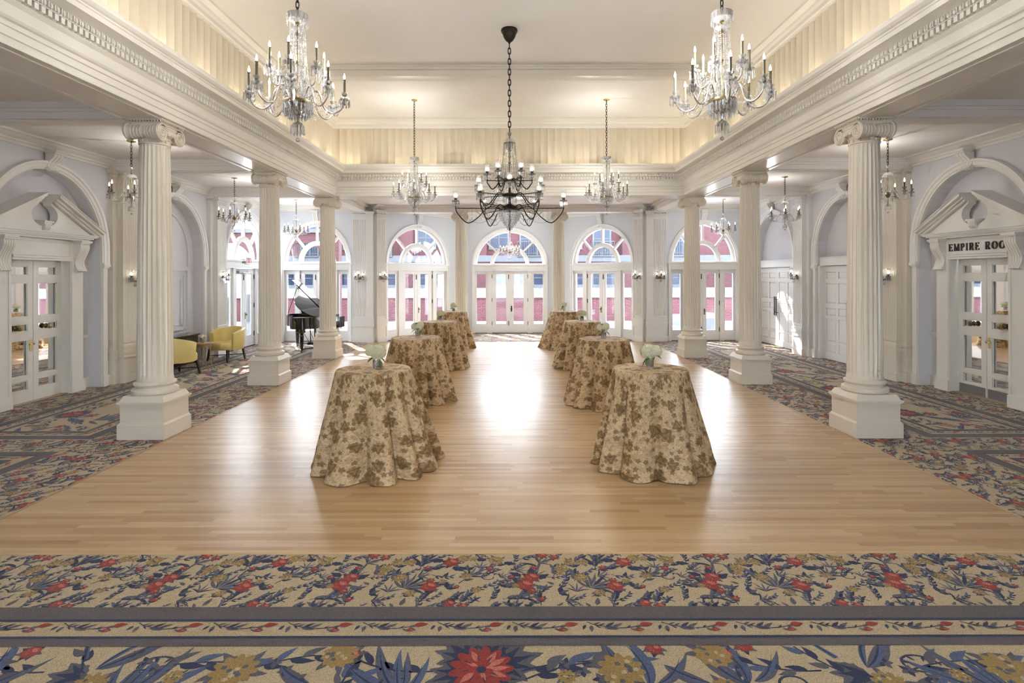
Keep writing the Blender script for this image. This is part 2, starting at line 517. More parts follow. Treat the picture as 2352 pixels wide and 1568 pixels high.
def sweep(mb, path, prof, mi=0):
    """profile (n, z) swept along a plan polyline; n grows to the right-hand side, corners mitred"""
    pts = [Vector(p) for p in path]; n = len(pts); rows = []
    for i, p in enumerate(pts):
        ns = []
        if i > 0: d = (pts[i] - pts[i - 1]).normalized(); ns.append(Vector((d.y, -d.x)))
        if i < n - 1: d = (pts[i + 1] - pts[i]).normalized(); ns.append(Vector((d.y, -d.x)))
        m = ns[0] if len(ns) == 1 else (ns[0] + ns[1]) / (1 + ns[0].dot(ns[1]))
        rows.append([(p.x + m.x * a, p.y + m.y * a, z) for a, z in prof])
    k = len(prof); v = [q for r in rows for q in r]; f = []
    for i in range(n - 1):
        for j in range(k - 1):
            f.append((i * k + j, i * k + j + 1, (i + 1) * k + j + 1, (i + 1) * k + j))
    f.append(tuple(range(k))); f.append(tuple((n - 1) * k + j for j in range(k - 1, -1, -1)))
    return mb.add(v, f, mi)
# ---------------------------------------------------------------- the room shell
XW, YF, YC = 7.95, 18.2, 20.75           # side walls, far side walls, apse centre
ZA, ZM, ZB = 4.45, 6.24, 4.22            # aisle ceiling, nave ceiling, underside of the entablature
XE = 4.52                                # nave face of the entablature
ROWS = (7.56, 11.17, 14.72)              # column rows
BAYS = (9.57, 13.15, 16.78)              # bay centres on the side walls
PIERS = (11.36, 14.96)
FL = FR((-XW, 0), (0, 1), (1, 0)); FRT = FR((XW, 0), (0, 1), (-1, 0))
FF = FR((0, YF), (1, 0), (0, -1)); FC = FR((0, YC), (1, 0), (0, -1))
_fx, _fy = 4.42 - 1.95, YC - 17.95
FLEN = hypot(_fx, _fy); _fx /= FLEN; _fy /= FLEN
FAL = FR((-4.42, 17.95), (_fx, _fy), (_fy, -_fx)); FAR = FR((4.42, 17.95), (-_fx, _fy), (-_fy, -_fx))

ZG = -.006                               # walls reach below the floor coverings
def wall_run(mb, s0, s1, z1, ops, depth, back=None, mi=0, bmi=0, hole=None):
    """wall face with arched openings (sc, a, b, zs) down to the floor, their reveals and an optional recessed back"""
    cur = s0
    for sc, a, b, zs in sorted(ops):
        mb.quad((cur, 0, ZG), (sc - a, 0, ZG), (sc - a, 0, z1), (cur, 0, z1), mi)
        K = 36
        pts = [(sc - a * cos(pi * i / K), zs + b * sin(pi * i / K)) for i in range(K + 1)]
        for (sa, za), (sb, zb) in zip(pts, pts[1:]):
            mb.quad((sa, 0, za), (sb, 0, zb), (sb, 0, z1), (sa, 0, z1), mi)
        outline = [(sc - a, ZG)] + pts + [(sc + a, ZG)]
        for (sa, za), (sb, zb) in zip(outline, outline[1:]):
            mb.quad((sa, 0, za), (sa, -depth, za), (sb, -depth, zb), (sb, 0, zb), mi)
        if back is not None:
            zt = zs + b + .05
            if hole and abs(sc - hole[0]) < .01:
                hs, hz = hole[1], hole[2]
                for q0, q1, r0, r1 in ((sc - a - .02, sc - hs, ZG, zt), (sc + hs, sc + a + .02, ZG, zt), (sc - hs, sc + hs, hz, zt)):
                    mb.quad((q0, -back, r0), (q1, -back, r0), (q1, -back, r1), (q0, -back, r1), bmi)
            else:
                mb.quad((sc - a - .02, -back, ZG), (sc + a + .02, -back, ZG), (sc + a + .02, -back, zt), (sc - a - .02, -back, zt), bmi)
        cur = sc + a
    mb.quad((cur, 0, ZG), (s1, 0, ZG), (s1, 0, z1), (cur, 0, z1), mi)

def arch_sweep(mb, sc, a, b, zs, z0, prof, mi=0, K=36, t0=0.0, t1=pi):
    """profile (outward offset, n) carried up the jamb, round the arch and down again"""
    k = len(prof); rows = []
    if z0 is not None: rows.append([(sc - a - o, n, z0) for o, n in prof])
    for i in range(K + 1):
        t = t0 + (t1 - t0) * i / K
        rows.append([(sc - (a + o) * cos(t), n, zs + (b + o) * sin(t)) for o, n in prof])
    if z0 is not None: rows.append([(sc + a + o, n, z0) for o, n in prof])
    v = [q for r in rows for q in r]; f = []
    for i in range(len(rows) - 1):
        for j in range(k - 1):
            f.append((i * k + j, i * k + j + 1, (i + 1) * k + j + 1, (i + 1) * k + j))
    f.append(tuple(range(k))); f.append(tuple((len(rows) - 1) * k + j for j in range(k)))
    mb.add(v, f, mi)

def console(mb, sc, zt, zb, w, n0, dep, ridges=4):
    """S-scrolled bracket with ribbed face"""
    h = zt - zb
    for k in range(ridges):
        g = w / ridges
        a0, a1 = sc - w / 2 + k * g + g * .06, sc - w / 2 + (k + 1) * g - g * .06
        pts = [(n0, zt - .02)]
        for i in range(13):
            t = i / 12
            r = dep * (0.62 + 0.38 * cos(2 * pi * (t - .17) / 1.08))
            pts.append((n0 + max(.02, r), zt - .02 - (h - .02) * t))
        pts.append((n0, zb))
        mb.prism(pts, lambda u, z, t: (t, u, z), a0, a1)
    mb.box(sc - w * .44, sc + w * .44, n0, n0 + dep * .18, zb + .03, zt - .03)
    mb.box(sc - w * .60, sc + w * .60, n0, n0 + dep * 1.25, zt - .035, zt)
    mb.box(sc - w * .54, sc + w * .54, n0, n0 + dep * 1.1, zt - .06, zt - .035)
    for k in range(ridges):
        g = w / ridges
        mb.lathe([(.001, sc - w / 2 + (k + .05) * g), (dep * .22, sc - w / 2 + (k + .1) * g), (dep * .22, sc - w / 2 + (k + .9) * g), (.001, sc - w / 2 + (k + .95) * g)],
                 10, n0 + dep * .28, zb + dep * .1, axis='x')

# --- walls
AW = dict(a=1.22, b=1.32, zs=2.66)
def side_wall(name, M, window_bay):
    mb = MB(M)
    ops = [(c, AW['a'], AW['b'], AW['zs']) for c in BAYS]
    niches = [o for i, o in enumerate(ops) if not (window_bay and i == 2)]
    # the run is made in one go; the glazed bay gets no back
    mbw = mb
    wall_run(mbw, -5, 14.96, ZA + .1, ops[:2], .25, back=.25, hole=(BAYS[0], .60, 2.42))
    wall_run(mbw, 14.96, YF + .3, ZA + .1, ops[2:], .25, back=None if window_bay else .25)
    o = mb.build(name, 'wall_paint')
    o['kind'] = 'structure'; o['label'] = 'pale lilac-grey side wall with three arched bays'
    return o
wall_left = side_wall('wall_left', FL, True); wall_left['label'] = 'pale side wall of arched bays behind the yellow chairs'
wall_right = side_wall('wall_right', FRT, False); wall_right['label'] = 'pale side wall of arched bays holding the EMPIRE ROOM doors'

WF = dict(a=1.07, b=1.29, zs=2.58); WC = dict(a=1.32, b=1.29, zs=2.56)
for nm, x0, x1, sc, lab in (('wall_far_left', -XW - .3, -4.42, -6.35, 'pale far wall behind the piano'), ('wall_far_right', 4.42, XW + .3, 6.35, 'pale far wall beside the white panelled doors')):
    mb = MB(FF); wall_run(mb, x0, x1, ZA + .1, [(sc, WF['a'], WF['b'], WF['zs'])], .25)
    o = mb.build(nm, 'wall_apse'); tag(o, lab, kind='structure')
for nm, M, s0, s1, sc, lab in (('wall_apse_left', FAL, 0, FLEN, 1.88, 'slanting pale wall of the bay end, on the piano side'), ('wall_apse_right', FAR, 0, FLEN, 1.88, 'slanting pale wall of the bay end, on the panelled doors side'),
                          ('wall_apse_centre', FC, -1.95, 1.95, 0, 'pale centre wall of the bay end around the middle French doors')):
    mb = MB(M); wall_run(mb, s0, s1, ZA + .1, [(sc, WC['a'], WC['b'], WC['zs'])], .25)
    o = mb.build(nm, 'wall_apse'); tag(o, lab, kind='structure')
# the entrance side behind the camera, with an unseen opening added to let daylight in
mb = MB()
for x0, x1 in ((-8.4, -1.4), (1.4, 8.4)): mb.box(x0, x1, -5.3, -5.0, 0, 6.5)
mb.box(-1.4, 1.4, -5.3, -5.0, 3.0, 6.5)
o = mb.build('wall_back', 'wall_paint'); tag(o, 'wall behind the foreground carpet', kind='structure')

# --- ceilings
mb = MB(); mb.box(-5.2, 5.2, -5.3, 15.4, ZM, ZM + .15)
tag(mb.build('ceiling', 'cream_ceiling'), 'raised cream ceiling over the dance floor', kind='structure')
for nm, x0, x1, lab in (('ceiling_aisle_left', -8.4, -4.95, 'low ceiling over the aisle with the yellow chairs'), ('ceiling_aisle_right', 4.95, 8.4, 'low ceiling over the aisle by the EMPIRE ROOM doors')):
    mb = MB(); mb.box(x0, x1, -5.3, 18.7, ZA, ZA + .15)
    tag(mb.build(nm, 'aisle_ceiling'), lab, kind='structure')
mb = MB(); mb.box(-4.95, 4.95, 14.9, 21.4, ZA, ZA + .15)
tag(mb.build('ceiling_apse', 'aisle_ceiling'), 'low ceiling before the far French doors', kind='structure')

# --- entablature round three sides of the nave
ENT = [(XE * 0 - .0, 4.22), (0.0, 4.295), (.018, 4.30), (.018, 4.375), (.034, 4.38), (.034, 4.425), (.06, 4.435), (.075, 4.455), (.04, 4.465), (.03, 4.475), (.03, 4.585),
       (.055, 4.60), (.075, 4.615), (.075, 4.685), (.12, 4.69), (.125, 4.70), (.125, 4.745), (.17, 4.76), (.30, 4.765), (.30, 4.82), (.315, 4.825), (.32, 4.84), (.345, 4.85), (.372, 4.875),
       (.378, 4.90), (.33, 4.905), (.30, 4.93), (.285, 4.99), (.25, 4.99), (.25, 4.88), (-.16, 4.88), (-.16, 4.22)]
PATH = [(-XE, -5), (-XE, 14.40), (XE, 14.40), (XE, -5)]
ent = structure('trim_1', 'cream dentilled entablature running round the nave above the columns')
mb = MB(); sweep(mb, PATH, ENT)
mb.build('entablature', 'cream', ent, smooth=20)
mb = MB()
for s in (-1, 1):
    mb.box(s * 4.53, s * 5.14, -5, 15.04, ZB, 4.7)
    for x in (4.60, 5.04): mb.box(s * x, s * (x + .03), -5, 14.9, ZB - .012, ZB)
    mb.box(s * 5.14, s * 5.20, -5, 15.04, 4.38, ZA); mb.box(s * 5.14, s * 5.17, -5, 15.04, 4.33, 4.38)
mb.box(-4.53, 4.53, 14.41, 15.04, ZB, 4.7)
mb.box(-4.6, 4.6, 15.04, 15.10, 4.38, ZA)
mb.build('soffit', 'cream', ent)
# dentils: one block each along the sides, one joined course far off
dm = MB(); dm.box(-.026, .026, -.023, .023, 0, .058)
dme = dm.mesh('dentil', 'cream')
PITCH = .0765
for s in (-1, 1):
    y = 4.7
    while y < 14.25:
        inst('dentil', dme, ent, (s * (XE - .085 - .018), y, 4.622)); y += PITCH
mb = MB()
k = int(8.7 / PITCH)
for i in range(k):
    x = -8.7 / 2 + i * PITCH
    mb.box(x - .023, x + .023, 14.40 - .129, 14.40 - .07, 4.622, 4.68)
mb.build('dentil_course', 'cream', ent, kind='stuff')
mb = MB()
def egg(c, ax):
    x, y, z = c
    for t in range(4):
        pass
    r = .020
    v = []
    for i in range(4):
        ph = pi * (i + .5) / 4 - pi / 2
        for j in range(6):
            th = 2 * pi * j / 6
            v.append((x + r * cos(ph) * cos(th) * 1.0, y + r * cos(ph) * sin(th), z + .030 * sin(ph)))
    f = [(i * 6 + j, i * 6 + (j + 1) % 6, (i + 1) * 6 + (j + 1) % 6, (i + 1) * 6 + j) for i in range(3) for j in range(6)]
    mb.add(v, f)
for s in (-1, 1):
    y = 4.7
    while y < 14.2:
        egg((s * (XE - .135), y, 4.722), 0)
        mb.box(s * (XE - .15), s * (XE - .12), y + PITCH * .42, y + PITCH * .58, 4.695, 4.752)
        y += PITCH
for i in range(k):
    egg((-8.7 / 2 + i * PITCH, 14.40 - .135, 4.722), 0)
mb.build('egg_moulding', 'cream', ent, smooth=60, kind='stuff')

# --- pleated cove walls
def pleat_mesh(w, h):
    m = MB(); n = 8; v = []
    for z in (0, h):
        for i in range(n + 1):
            t = i / n
            v.append((-w / 2 + w * t, -.045 * sin(pi * t) ** .8, z))
    for z in (0, h):
        v += [(-w / 2, -.06, z), (w / 2, -.06, z)]
    o = 2 * (n + 1)
    f = [(i, i + 1, n + 1 + i + 1, n + 1 + i) for i in range(n)]
    f += [(n, o + 1, o + 3, 2 * n + 1), (o, 0, n + 1, o + 2), (o + 1, o, o + 2, o + 3)]
    m.add(v, f)
    return m.mesh('pleat', 'pleat', smooth=50)
PW = .1815
pme = pleat_mesh(PW, 6.02 - 4.88)
up = {}
for nm, lab in (('wall_upper_left', 'pleated cream cove wall above the entablature on the piano side'), ('wall_upper_right', 'pleated cream cove wall above the entablature on the EMPIRE ROOM side'), ('wall_upper_far', 'pleated cream cove wall across the far end of the nave')):
    up[nm] = structure(nm, lab)
for s, nm in ((-1, 'wall_upper_left'), (1, 'wall_upper_right')):
    mb = MB(); mb.box(s * 4.66, s * 4.96, -5, 15.2, 4.6, ZM + .1); mb.build('backing', 'pleat', up[nm])
    y = 14.52 - PW / 2
    while y > 5.0:
        inst('pleat', pme, up[nm], (s * 4.60, y, 4.88), (0, 0, s * pi / 2))
        y -= PW
mb = MB(); mb.box(-4.9, 4.9, 14.58, 15.2, 4.6, ZM + .1); mb.build('backing', 'pleat', up['wall_upper_far'])
nfar = int(9.2 / PW)
for i in range(nfar + 1):
    inst('pleat', pme, up['wall_upper_far'], (-nfar * PW / 2 + i * PW, 14.52, 4.88), (0, 0, pi))
# crown under the nave ceiling
CR = [(-.10, 6.0), (.0, 6.0), (.01, 6.03), (.035, 6.045), (.04, 6.10), (.075, 6.13), (.09, 6.16), (.15, 6.19), (.17, 6.20), (.175, 6.245), (-.10, 6.245)]
mb = MB(); sweep(mb, [(-4.60, -5), (-4.60, 14.52), (4.60, 14.52), (4.60, -5)], CR)
tag(mb.build('trim_2', 'cream', smooth=20), 'cream crown moulding under the raised ceiling', kind='structure')
# cross beam of the nave ceiling
for y0 in (10.88, 3.7):
    mb = MB()
    prof = [(0, 6.25), (0, 6.055), (.03, 6.045), (.23, 6.045), (.26, 6.055), (.26, 6.25)]
    mb.prism([(y0 + a, z) for a, z in prof], lambda u, z, t: (t, u, z), -4.7, 4.7)
    for d0, d1 in ((-.06, 0), (.26, .32)):
        mb.box(-4.7, 4.7, y0 + d0, y0 + d1, 6.17, 6.25)
    mb.box(-4.7, 4.7, y0 - .09, y0 - .06, 6.21, 6.25); mb.box(-4.7, 4.7, y0 + .32, y0 + .35, 6.21, 6.25)
    o = mb.build('beam', 'cream', smooth=20)
    tag(o, 'cream cross beam of the raised ceiling between the chandeliers' if y0 > 5 else 'cream cross beam of the raised ceiling over the foreground', kind='structure')
# aisle beams
for s, side in ((-1, 'yellow chairs'), (1, 'EMPIRE ROOM doors')):
    for i, y in enumerate(ROWS):
        mb = MB()
        mb.box(s * 5.0, s * 8.2, y - .17, y + .17, ZB + .02, ZA + .02)
        mb.box(s * 5.0, s * 8.2, y - .23, y + .23, 4.37, ZA); mb.box(s * 5.0, s * 8.2, y - .20, y + .20, 4.33, 4.37)
        mb.box(s * 5.0, s * 8.2, y - .11, y + .11, ZB + .008, ZB + .02)
        tag(mb.build('beam', 'aisle_ceiling'), 'low cream beam across the aisle of the %s at the %s column' % (side, ('first', 'second', 'third')[i]), kind='structure')
mb = MB()
for s in (-1, 1):
    mb.box(s * 4.64, s * 4.98, 15.0, 18.2, ZB + .003, ZA); mb.box(s * 4.58, s * 5.04, 15.0, 18.2, 4.372, ZA)
mb.box(-4.9, 4.9, 18.12, 18.48, ZB, ZA); mb.box(-4.9, 4.9, 18.06, 18.54, 4.37, ZA)
tag(mb.build('beam', 'aisle_ceiling'), 'low cream beams framing the ceiling before the far French doors', kind='structure')
# wall cornices
CO = [(-.02, 4.27), (.03, 4.27), (.035, 4.31), (.06, 4.325), (.07, 4.35), (.13, 4.38), (.16, 4.41), (.20, 4.42), (.21, 4.455), (-.02, 4.455)]
mb = MB(); sweep(mb, [(-XW, -5), (-XW, YF), (-4.42, YF)], CO); tag(mb.build('trim_3', 'cream', smooth=25), 'cornice of the wall behind the yellow chairs', kind='structure')
mb = MB(); sweep(mb, [(4.42, YF), (XW, YF), (XW, -5)], CO); tag(mb.build('trim_4', 'cream', smooth=25), 'cornice of the wall over the EMPIRE ROOM doors', kind='structure')
mb = MB(); sweep(mb, [(-4.42, 17.95), (-1.95, YC), (1.95, YC), (4.42, 17.95)], CO); tag(mb.build('trim_5', 'white_trim', smooth=25), 'cornice of the bay end round the far French doors', kind='structure')
# baseboards
BB = [(-.01, 0), (.035, 0), (.035, .17), (.02, .19), (.02, .205), (-.01, .21)]
def base_run(name, M, spans, lab, mat='white_trim'):
    mb = MB(M)
    for s0, s1 in spans:
        mb.prism(BB, lambda u, z, t: (t, u, z), s0, s1)
    tag(mb.build(name, mat), lab, kind='structure')
sp = [(-5, 8.2), (10.94, 11.8), (14.5, 15.45)]
base_run('baseboard_left', FL, sp + [(18.05, 18.2)], 'baseboard behind the yellow chairs')
base_run('baseboard_right', FRT, sp + [(18.05, 18.2)], 'baseboard beside the EMPIRE ROOM doors')
base_run('baseboard_far', FF, [(-7.95, -7.55), (-5.2, -4.5), (4.5, 5.2), (7.55, 7.95)], 'baseboard of the far wall')

# --- archivolts, keystones and impost strips of the side bays
side_name = {-1: 'yellow chairs', 1: 'EMPIRE ROOM doors'}
tr = 6
for s, M in ((-1, FL), (1, FRT)):
    for i, c in enumerate(BAYS):
        root = structure('trim_%d' % tr, 'moulded arch of the %s bay on the %s side' % (('first', 'second', 'third')[i], side_name[s])); tr += 1
        mb = MB(M)
        arch_sweep(mb, c, AW['a'], AW['b'], AW['zs'], 2.40, [(-.004, -.02), (-.004, .035), (.03, .035), (.035, .05), (.09, .055), (.10, .075), (.14, .08), (.145, 0)])
        mb.build('archivolt', 'white_trim' if i else 'cream', root, smooth=30)
        mb = MB(M); console(mb, c, 4.30, 3.96, .20, .02, .17, 3); mb.build('keystone', 'cream', root, smooth=40)
        for d in (-1, 1):
            mb = MB(M); e = c + d * (AW['a'] + .065)
            mb.box(e - .055, e + .055, 0, .045, .0, 2.30); mb.box(e - .065, e + .065, 0, .06, .0, .22)
            mb.box(e - .07, e + .07, 0, .07, 2.30, 2.33); mb.box(e - .085, e + .085, 0, .09, 2.33, 2.37); mb.box(e - .078, e + .078, 0, .08, 2.37, 2.40)
            mb.build('impost_strip', 'white_trim' if i else 'cream', root)

# --- fluted wall pilasters
def flute_face(mb, s0, s1, n, z0, z1, cnt, dep=.02):
    w = (s1 - s0) / cnt; prof = []
    for i in range(cnt):
        a = s0 + i * w
        prof.append((a, n))
        for j in range(6):
            t = j / 5
            prof.append((a + w * (.14 + .72 * t), n - dep * sin(pi * t) - .0005))
    prof.append((s1, n))
    k = len(prof)
    v = [(a, b, z0) for a, b in prof] + [(a, b, z1) for a, b in prof]
    mb.add(v, [(i, i + 1, k + i + 1, k + i) for i in range(k - 1)])
    for a, b in ((z0 - .04, z0), (z1, z1 + .04)):
        mb.box(s0, s1, n - .03, n, a, b)

def pilaster(name, label, M, sc, w, cnt, back=(.10, .30), front=.20, ztop=4.28, mat='column_cream', steps=True):
    """clustered pilaster: plain backing strip, fluted face, pedestal, base and carved cap"""
    root = thing(name, label, 'pilaster', (M @ Vector((sc, 0, 0)))[:])
    inv = Matrix.Translation(-root.location)
    Ml = inv @ M
    hw = w / 2
    mb = MB(Ml)
    for h, n in (((hw + back[1] - .12), back[0]), (hw, front)) if steps else ((hw, front),):
        mb.box(sc - h, sc + h, 0, n, 0, .50); mb.box(sc - h - .015, sc + h + .015, 0, n + .02, 0, .17)
        mb.box(sc - h - .02, sc + h + .02, 0, n + .025, .50, .54)
    mb.build('pedestal', mat, root)
    mb = MB(Ml)
    for h, n in (((hw + back[1] - .12), back[0]), (hw, front)) if steps else ((hw, front),):
        for (e, z0, z1) in ((.015, .54, .60), (.035, .60, .665), (.012, .665, .70), (.028, .70, .745), (.006, .745, .78)):
            mb.box(sc - h - e, sc + h + e, 0, n + e, z0, z1)
    mb.build('base_moulding', mat, root)
    mb = MB(Ml)
    if steps: mb.box(sc - hw - back[1] + .12, sc + hw + back[1] - .12, 0, back[0], .78, 4.02)
    mb.box(sc - hw, sc + hw, 0, front - .028, .78, 4.02)
    mb.box(sc - hw, sc - hw + .018, front - .03, front, .78, 4.02); mb.box(sc + hw - .018, sc + hw, front - .03, front, .78, 4.02)
    flute_face(mb, sc - hw + .018, sc + hw - .018, front, .84, 3.96, cnt)
    mb.build('fluted_shaft', mat, root, smooth=40)
    mb = MB(Ml)
    for h, n in (((hw + back[1] - .12), back[0]), (hw, front)) if steps else ((hw, front),):
        for (e, z0, z1) in ((.012, 4.0, 4.03), (.002, 4.03, 4.13), (.02, 4.13, 4.15), (.034, 4.185, 4.22), (.05, 4.22, ztop)):
            mb.box(sc - h - e, sc + h + e, 0, n + e, z0, z1)
        q = max(3, int(2 * h / .055)); g = 2 * h / q
        for i in range(q):
            x = sc - h + (i + .5) * g
            mb.box(x - g * .3, x + g * .3, 0, n + .026, 4.15, 4.185)
            mb.box(x - g * .18, x + g * .18, 0, n + .012, 4.05, 4.115)
    mb.build('capital', mat, root)
    return root
for s, M, nm in ((-1, FL, 'yellow chairs'), (1, FRT, 'EMPIRE ROOM doors')):
    pilaster('wall_pilaster', 'fluted wall pilaster by the first bay, on the wall of the %s' % nm, M, PIERS[0], .46, 7, back=(.09, .26), front=.20)
    pilaster('wall_pilaster', 'fluted wall pilaster between second and third bays, on the wall of the %s' % nm, M, PIERS[1], .46, 7, back=(.09, .26), front=.20, mat='white_trim')
for s, nm in ((-1, 'piano side'), (1, 'panelled doors side')):
    pilaster('corner_pilaster', 'fluted pilaster facing forward at the far wall corner, %s' % nm, FF, s * 4.86, .46, 8, front=.22, steps=False, mat='white_trim')
    mb = MB(); x = s * 4.50
    for e, z0, z1 in ((.02, 0, .17), (0, .17, .50), (.025, .50, .54), (.03, .54, .665), (.02, .665, .78), (0, .78, 4.02), (.012, 4.02, 4.05), (0, 4.05, 4.13), (.03, 4.13, 4.185), (.05, 4.185, ZB)):
        mb.box(x - .10 - e, x + .10 + e, 17.86 - e, 18.3, z0, z1)
    o = mb.build('corner_post', 'white_trim'); tag(o, 'plain square post at the corner of the far bay, %s' % nm, 'post')
    pilaster('angled_pilaster', 'fluted pilaster on the slanting bay wall, %s' % nm, FAL if s < 0 else FAR, .24, .34, 6, front=.12, steps=False, mat='white_trim')
    M = FAL if s < 0 else FAR
    pilaster('plain_pilaster', 'slim pilaster beside the middle French doors, %s' % nm, FC, s * 1.72, .30, 5, front=.10, steps=False, mat='white_trim')

# --- cove lamps hidden on the ledge
def cove_lamp(loc, rz, k=1.0):
    d = bpy.data.lights.new('cove_lamp', 'AREA'); d.shape = 'RECTANGLE'; d.size = .30; d.size_y = .05; d.energy = P_COVE * k; d.color = COVE
    o = bpy.data.objects.new('cove_lamp', d); COL.objects.link(o)
    o.location = loc; o.rotation_euler = (radians(180), 0, rz)
for s in (-1, 1):
    for i in range(11): cove_lamp((s * 4.43, 4.4 + i * .97, 4.93), pi / 2)
for i in range(9): cove_lamp((-4.0 + i * 1.0 + (.17 if i % 2 else -.1), 14.32, 4.93), 0, .55)
# ---------------------------------------------------------------- floor: oak strips and patterned carpet
XFL, YW0, YW1 = 4.47, 4.27, 18.0
rng = random.Random(7)
floor = structure('floor', 'light oak strip dance floor laid crosswise')
mb = MB(); mb.box(-XFL, XFL, YW0, YW1, -.05, -.012); mb.build('subfloor', 'dark_wood', floor)
PWD = .0572
mb = MB(); mb.box(0, 1, .0004, PWD - .0004, -.014, 0); plank_me = mb.mesh('plank', 'oak_floor')
rest = MB(); count = 0; y = YW0 + .048
while y < YW1:
    x = -XFL
    if rng.random() < .9: first = rng.uniform(.2, 1.2)
    else: first = 1.0
    while x < XFL - .01:
        ln = first if x == -XFL else rng.choice((.45, .6, .8, 1.0, 1.2, 1.5, 1.8))
        ln = min(ln, XFL - x)
        if XFL - x - ln < .15: ln = XFL - x
        if count < 300:
            inst('plank', plank_me, floor, (x + .0004, y, 0), (0, 0, 0), (ln - .0008, 1, 1)); count += 1
        else:
            rest.box(x + .0004, x + ln - .0004, y + .0004, y + PWD - .0004, -.014, 0)
        x += ln
    y += PWD
rest.build('plank_field', 'oak_floor', floor, kind='stuff')
mb = MB()
mb.prism([(YW0 - .004, -.02), (YW0 - .004, -.001), (YW0 + .006, .006), (YW0 + .040, .006), (YW0 + .047, 0), (YW0 + .047, -.02)], lambda u, z, t: (t, u, z), -XFL, XFL)
mb.build('edge_strip', 'oak_floor', floor)
mb = MB()
for s in (-1, 1):
    mb.box(s * XFL, s * (XFL + .03), YW0, YW1, -.02, .004)
mb.build('side_strip', 'oak_floor', floor)

# carpet base
carpet = thing('carpet', 'wall-to-wall carpet of navy, red and ochre flowers on beige, round the dance floor', 'carpet', (0, 0, -.0045))
mb = MB()
for x0, x1, y0, y1 in ((-8.22, -XFL - .03, -5, 18.3), (XFL + .03, 8.22, -5, 18.3), (-XFL - .03, XFL + .03, -5, YW0 - .004)):
    mb.box(x0, x1, y0, y1, -.012, 0)
mb.prism([(-XFL - .03, YW1), (XFL + .03, YW1), (XFL, 18.2), (2.05, 20.9), (-2.05, 20.9), (-XFL, 18.2)], lambda u, w, t: (u, w, t), -.012, 0)
mb.build('pile', 'carpet_beige', carpet)
CN = ['carpet_navy', 'carpet_slate', 'carpet_blue', 'carpet_red', 'carpet_pink', 'carpet_ochre', 'carpet_grey', 'carpet_beige']
NV, SL, BL, RD, PK, OC, GR, BG = range(8)
ZL = {0: .0006, 1: .0010, 2: .0014, 3: .0018, 4: .0022}

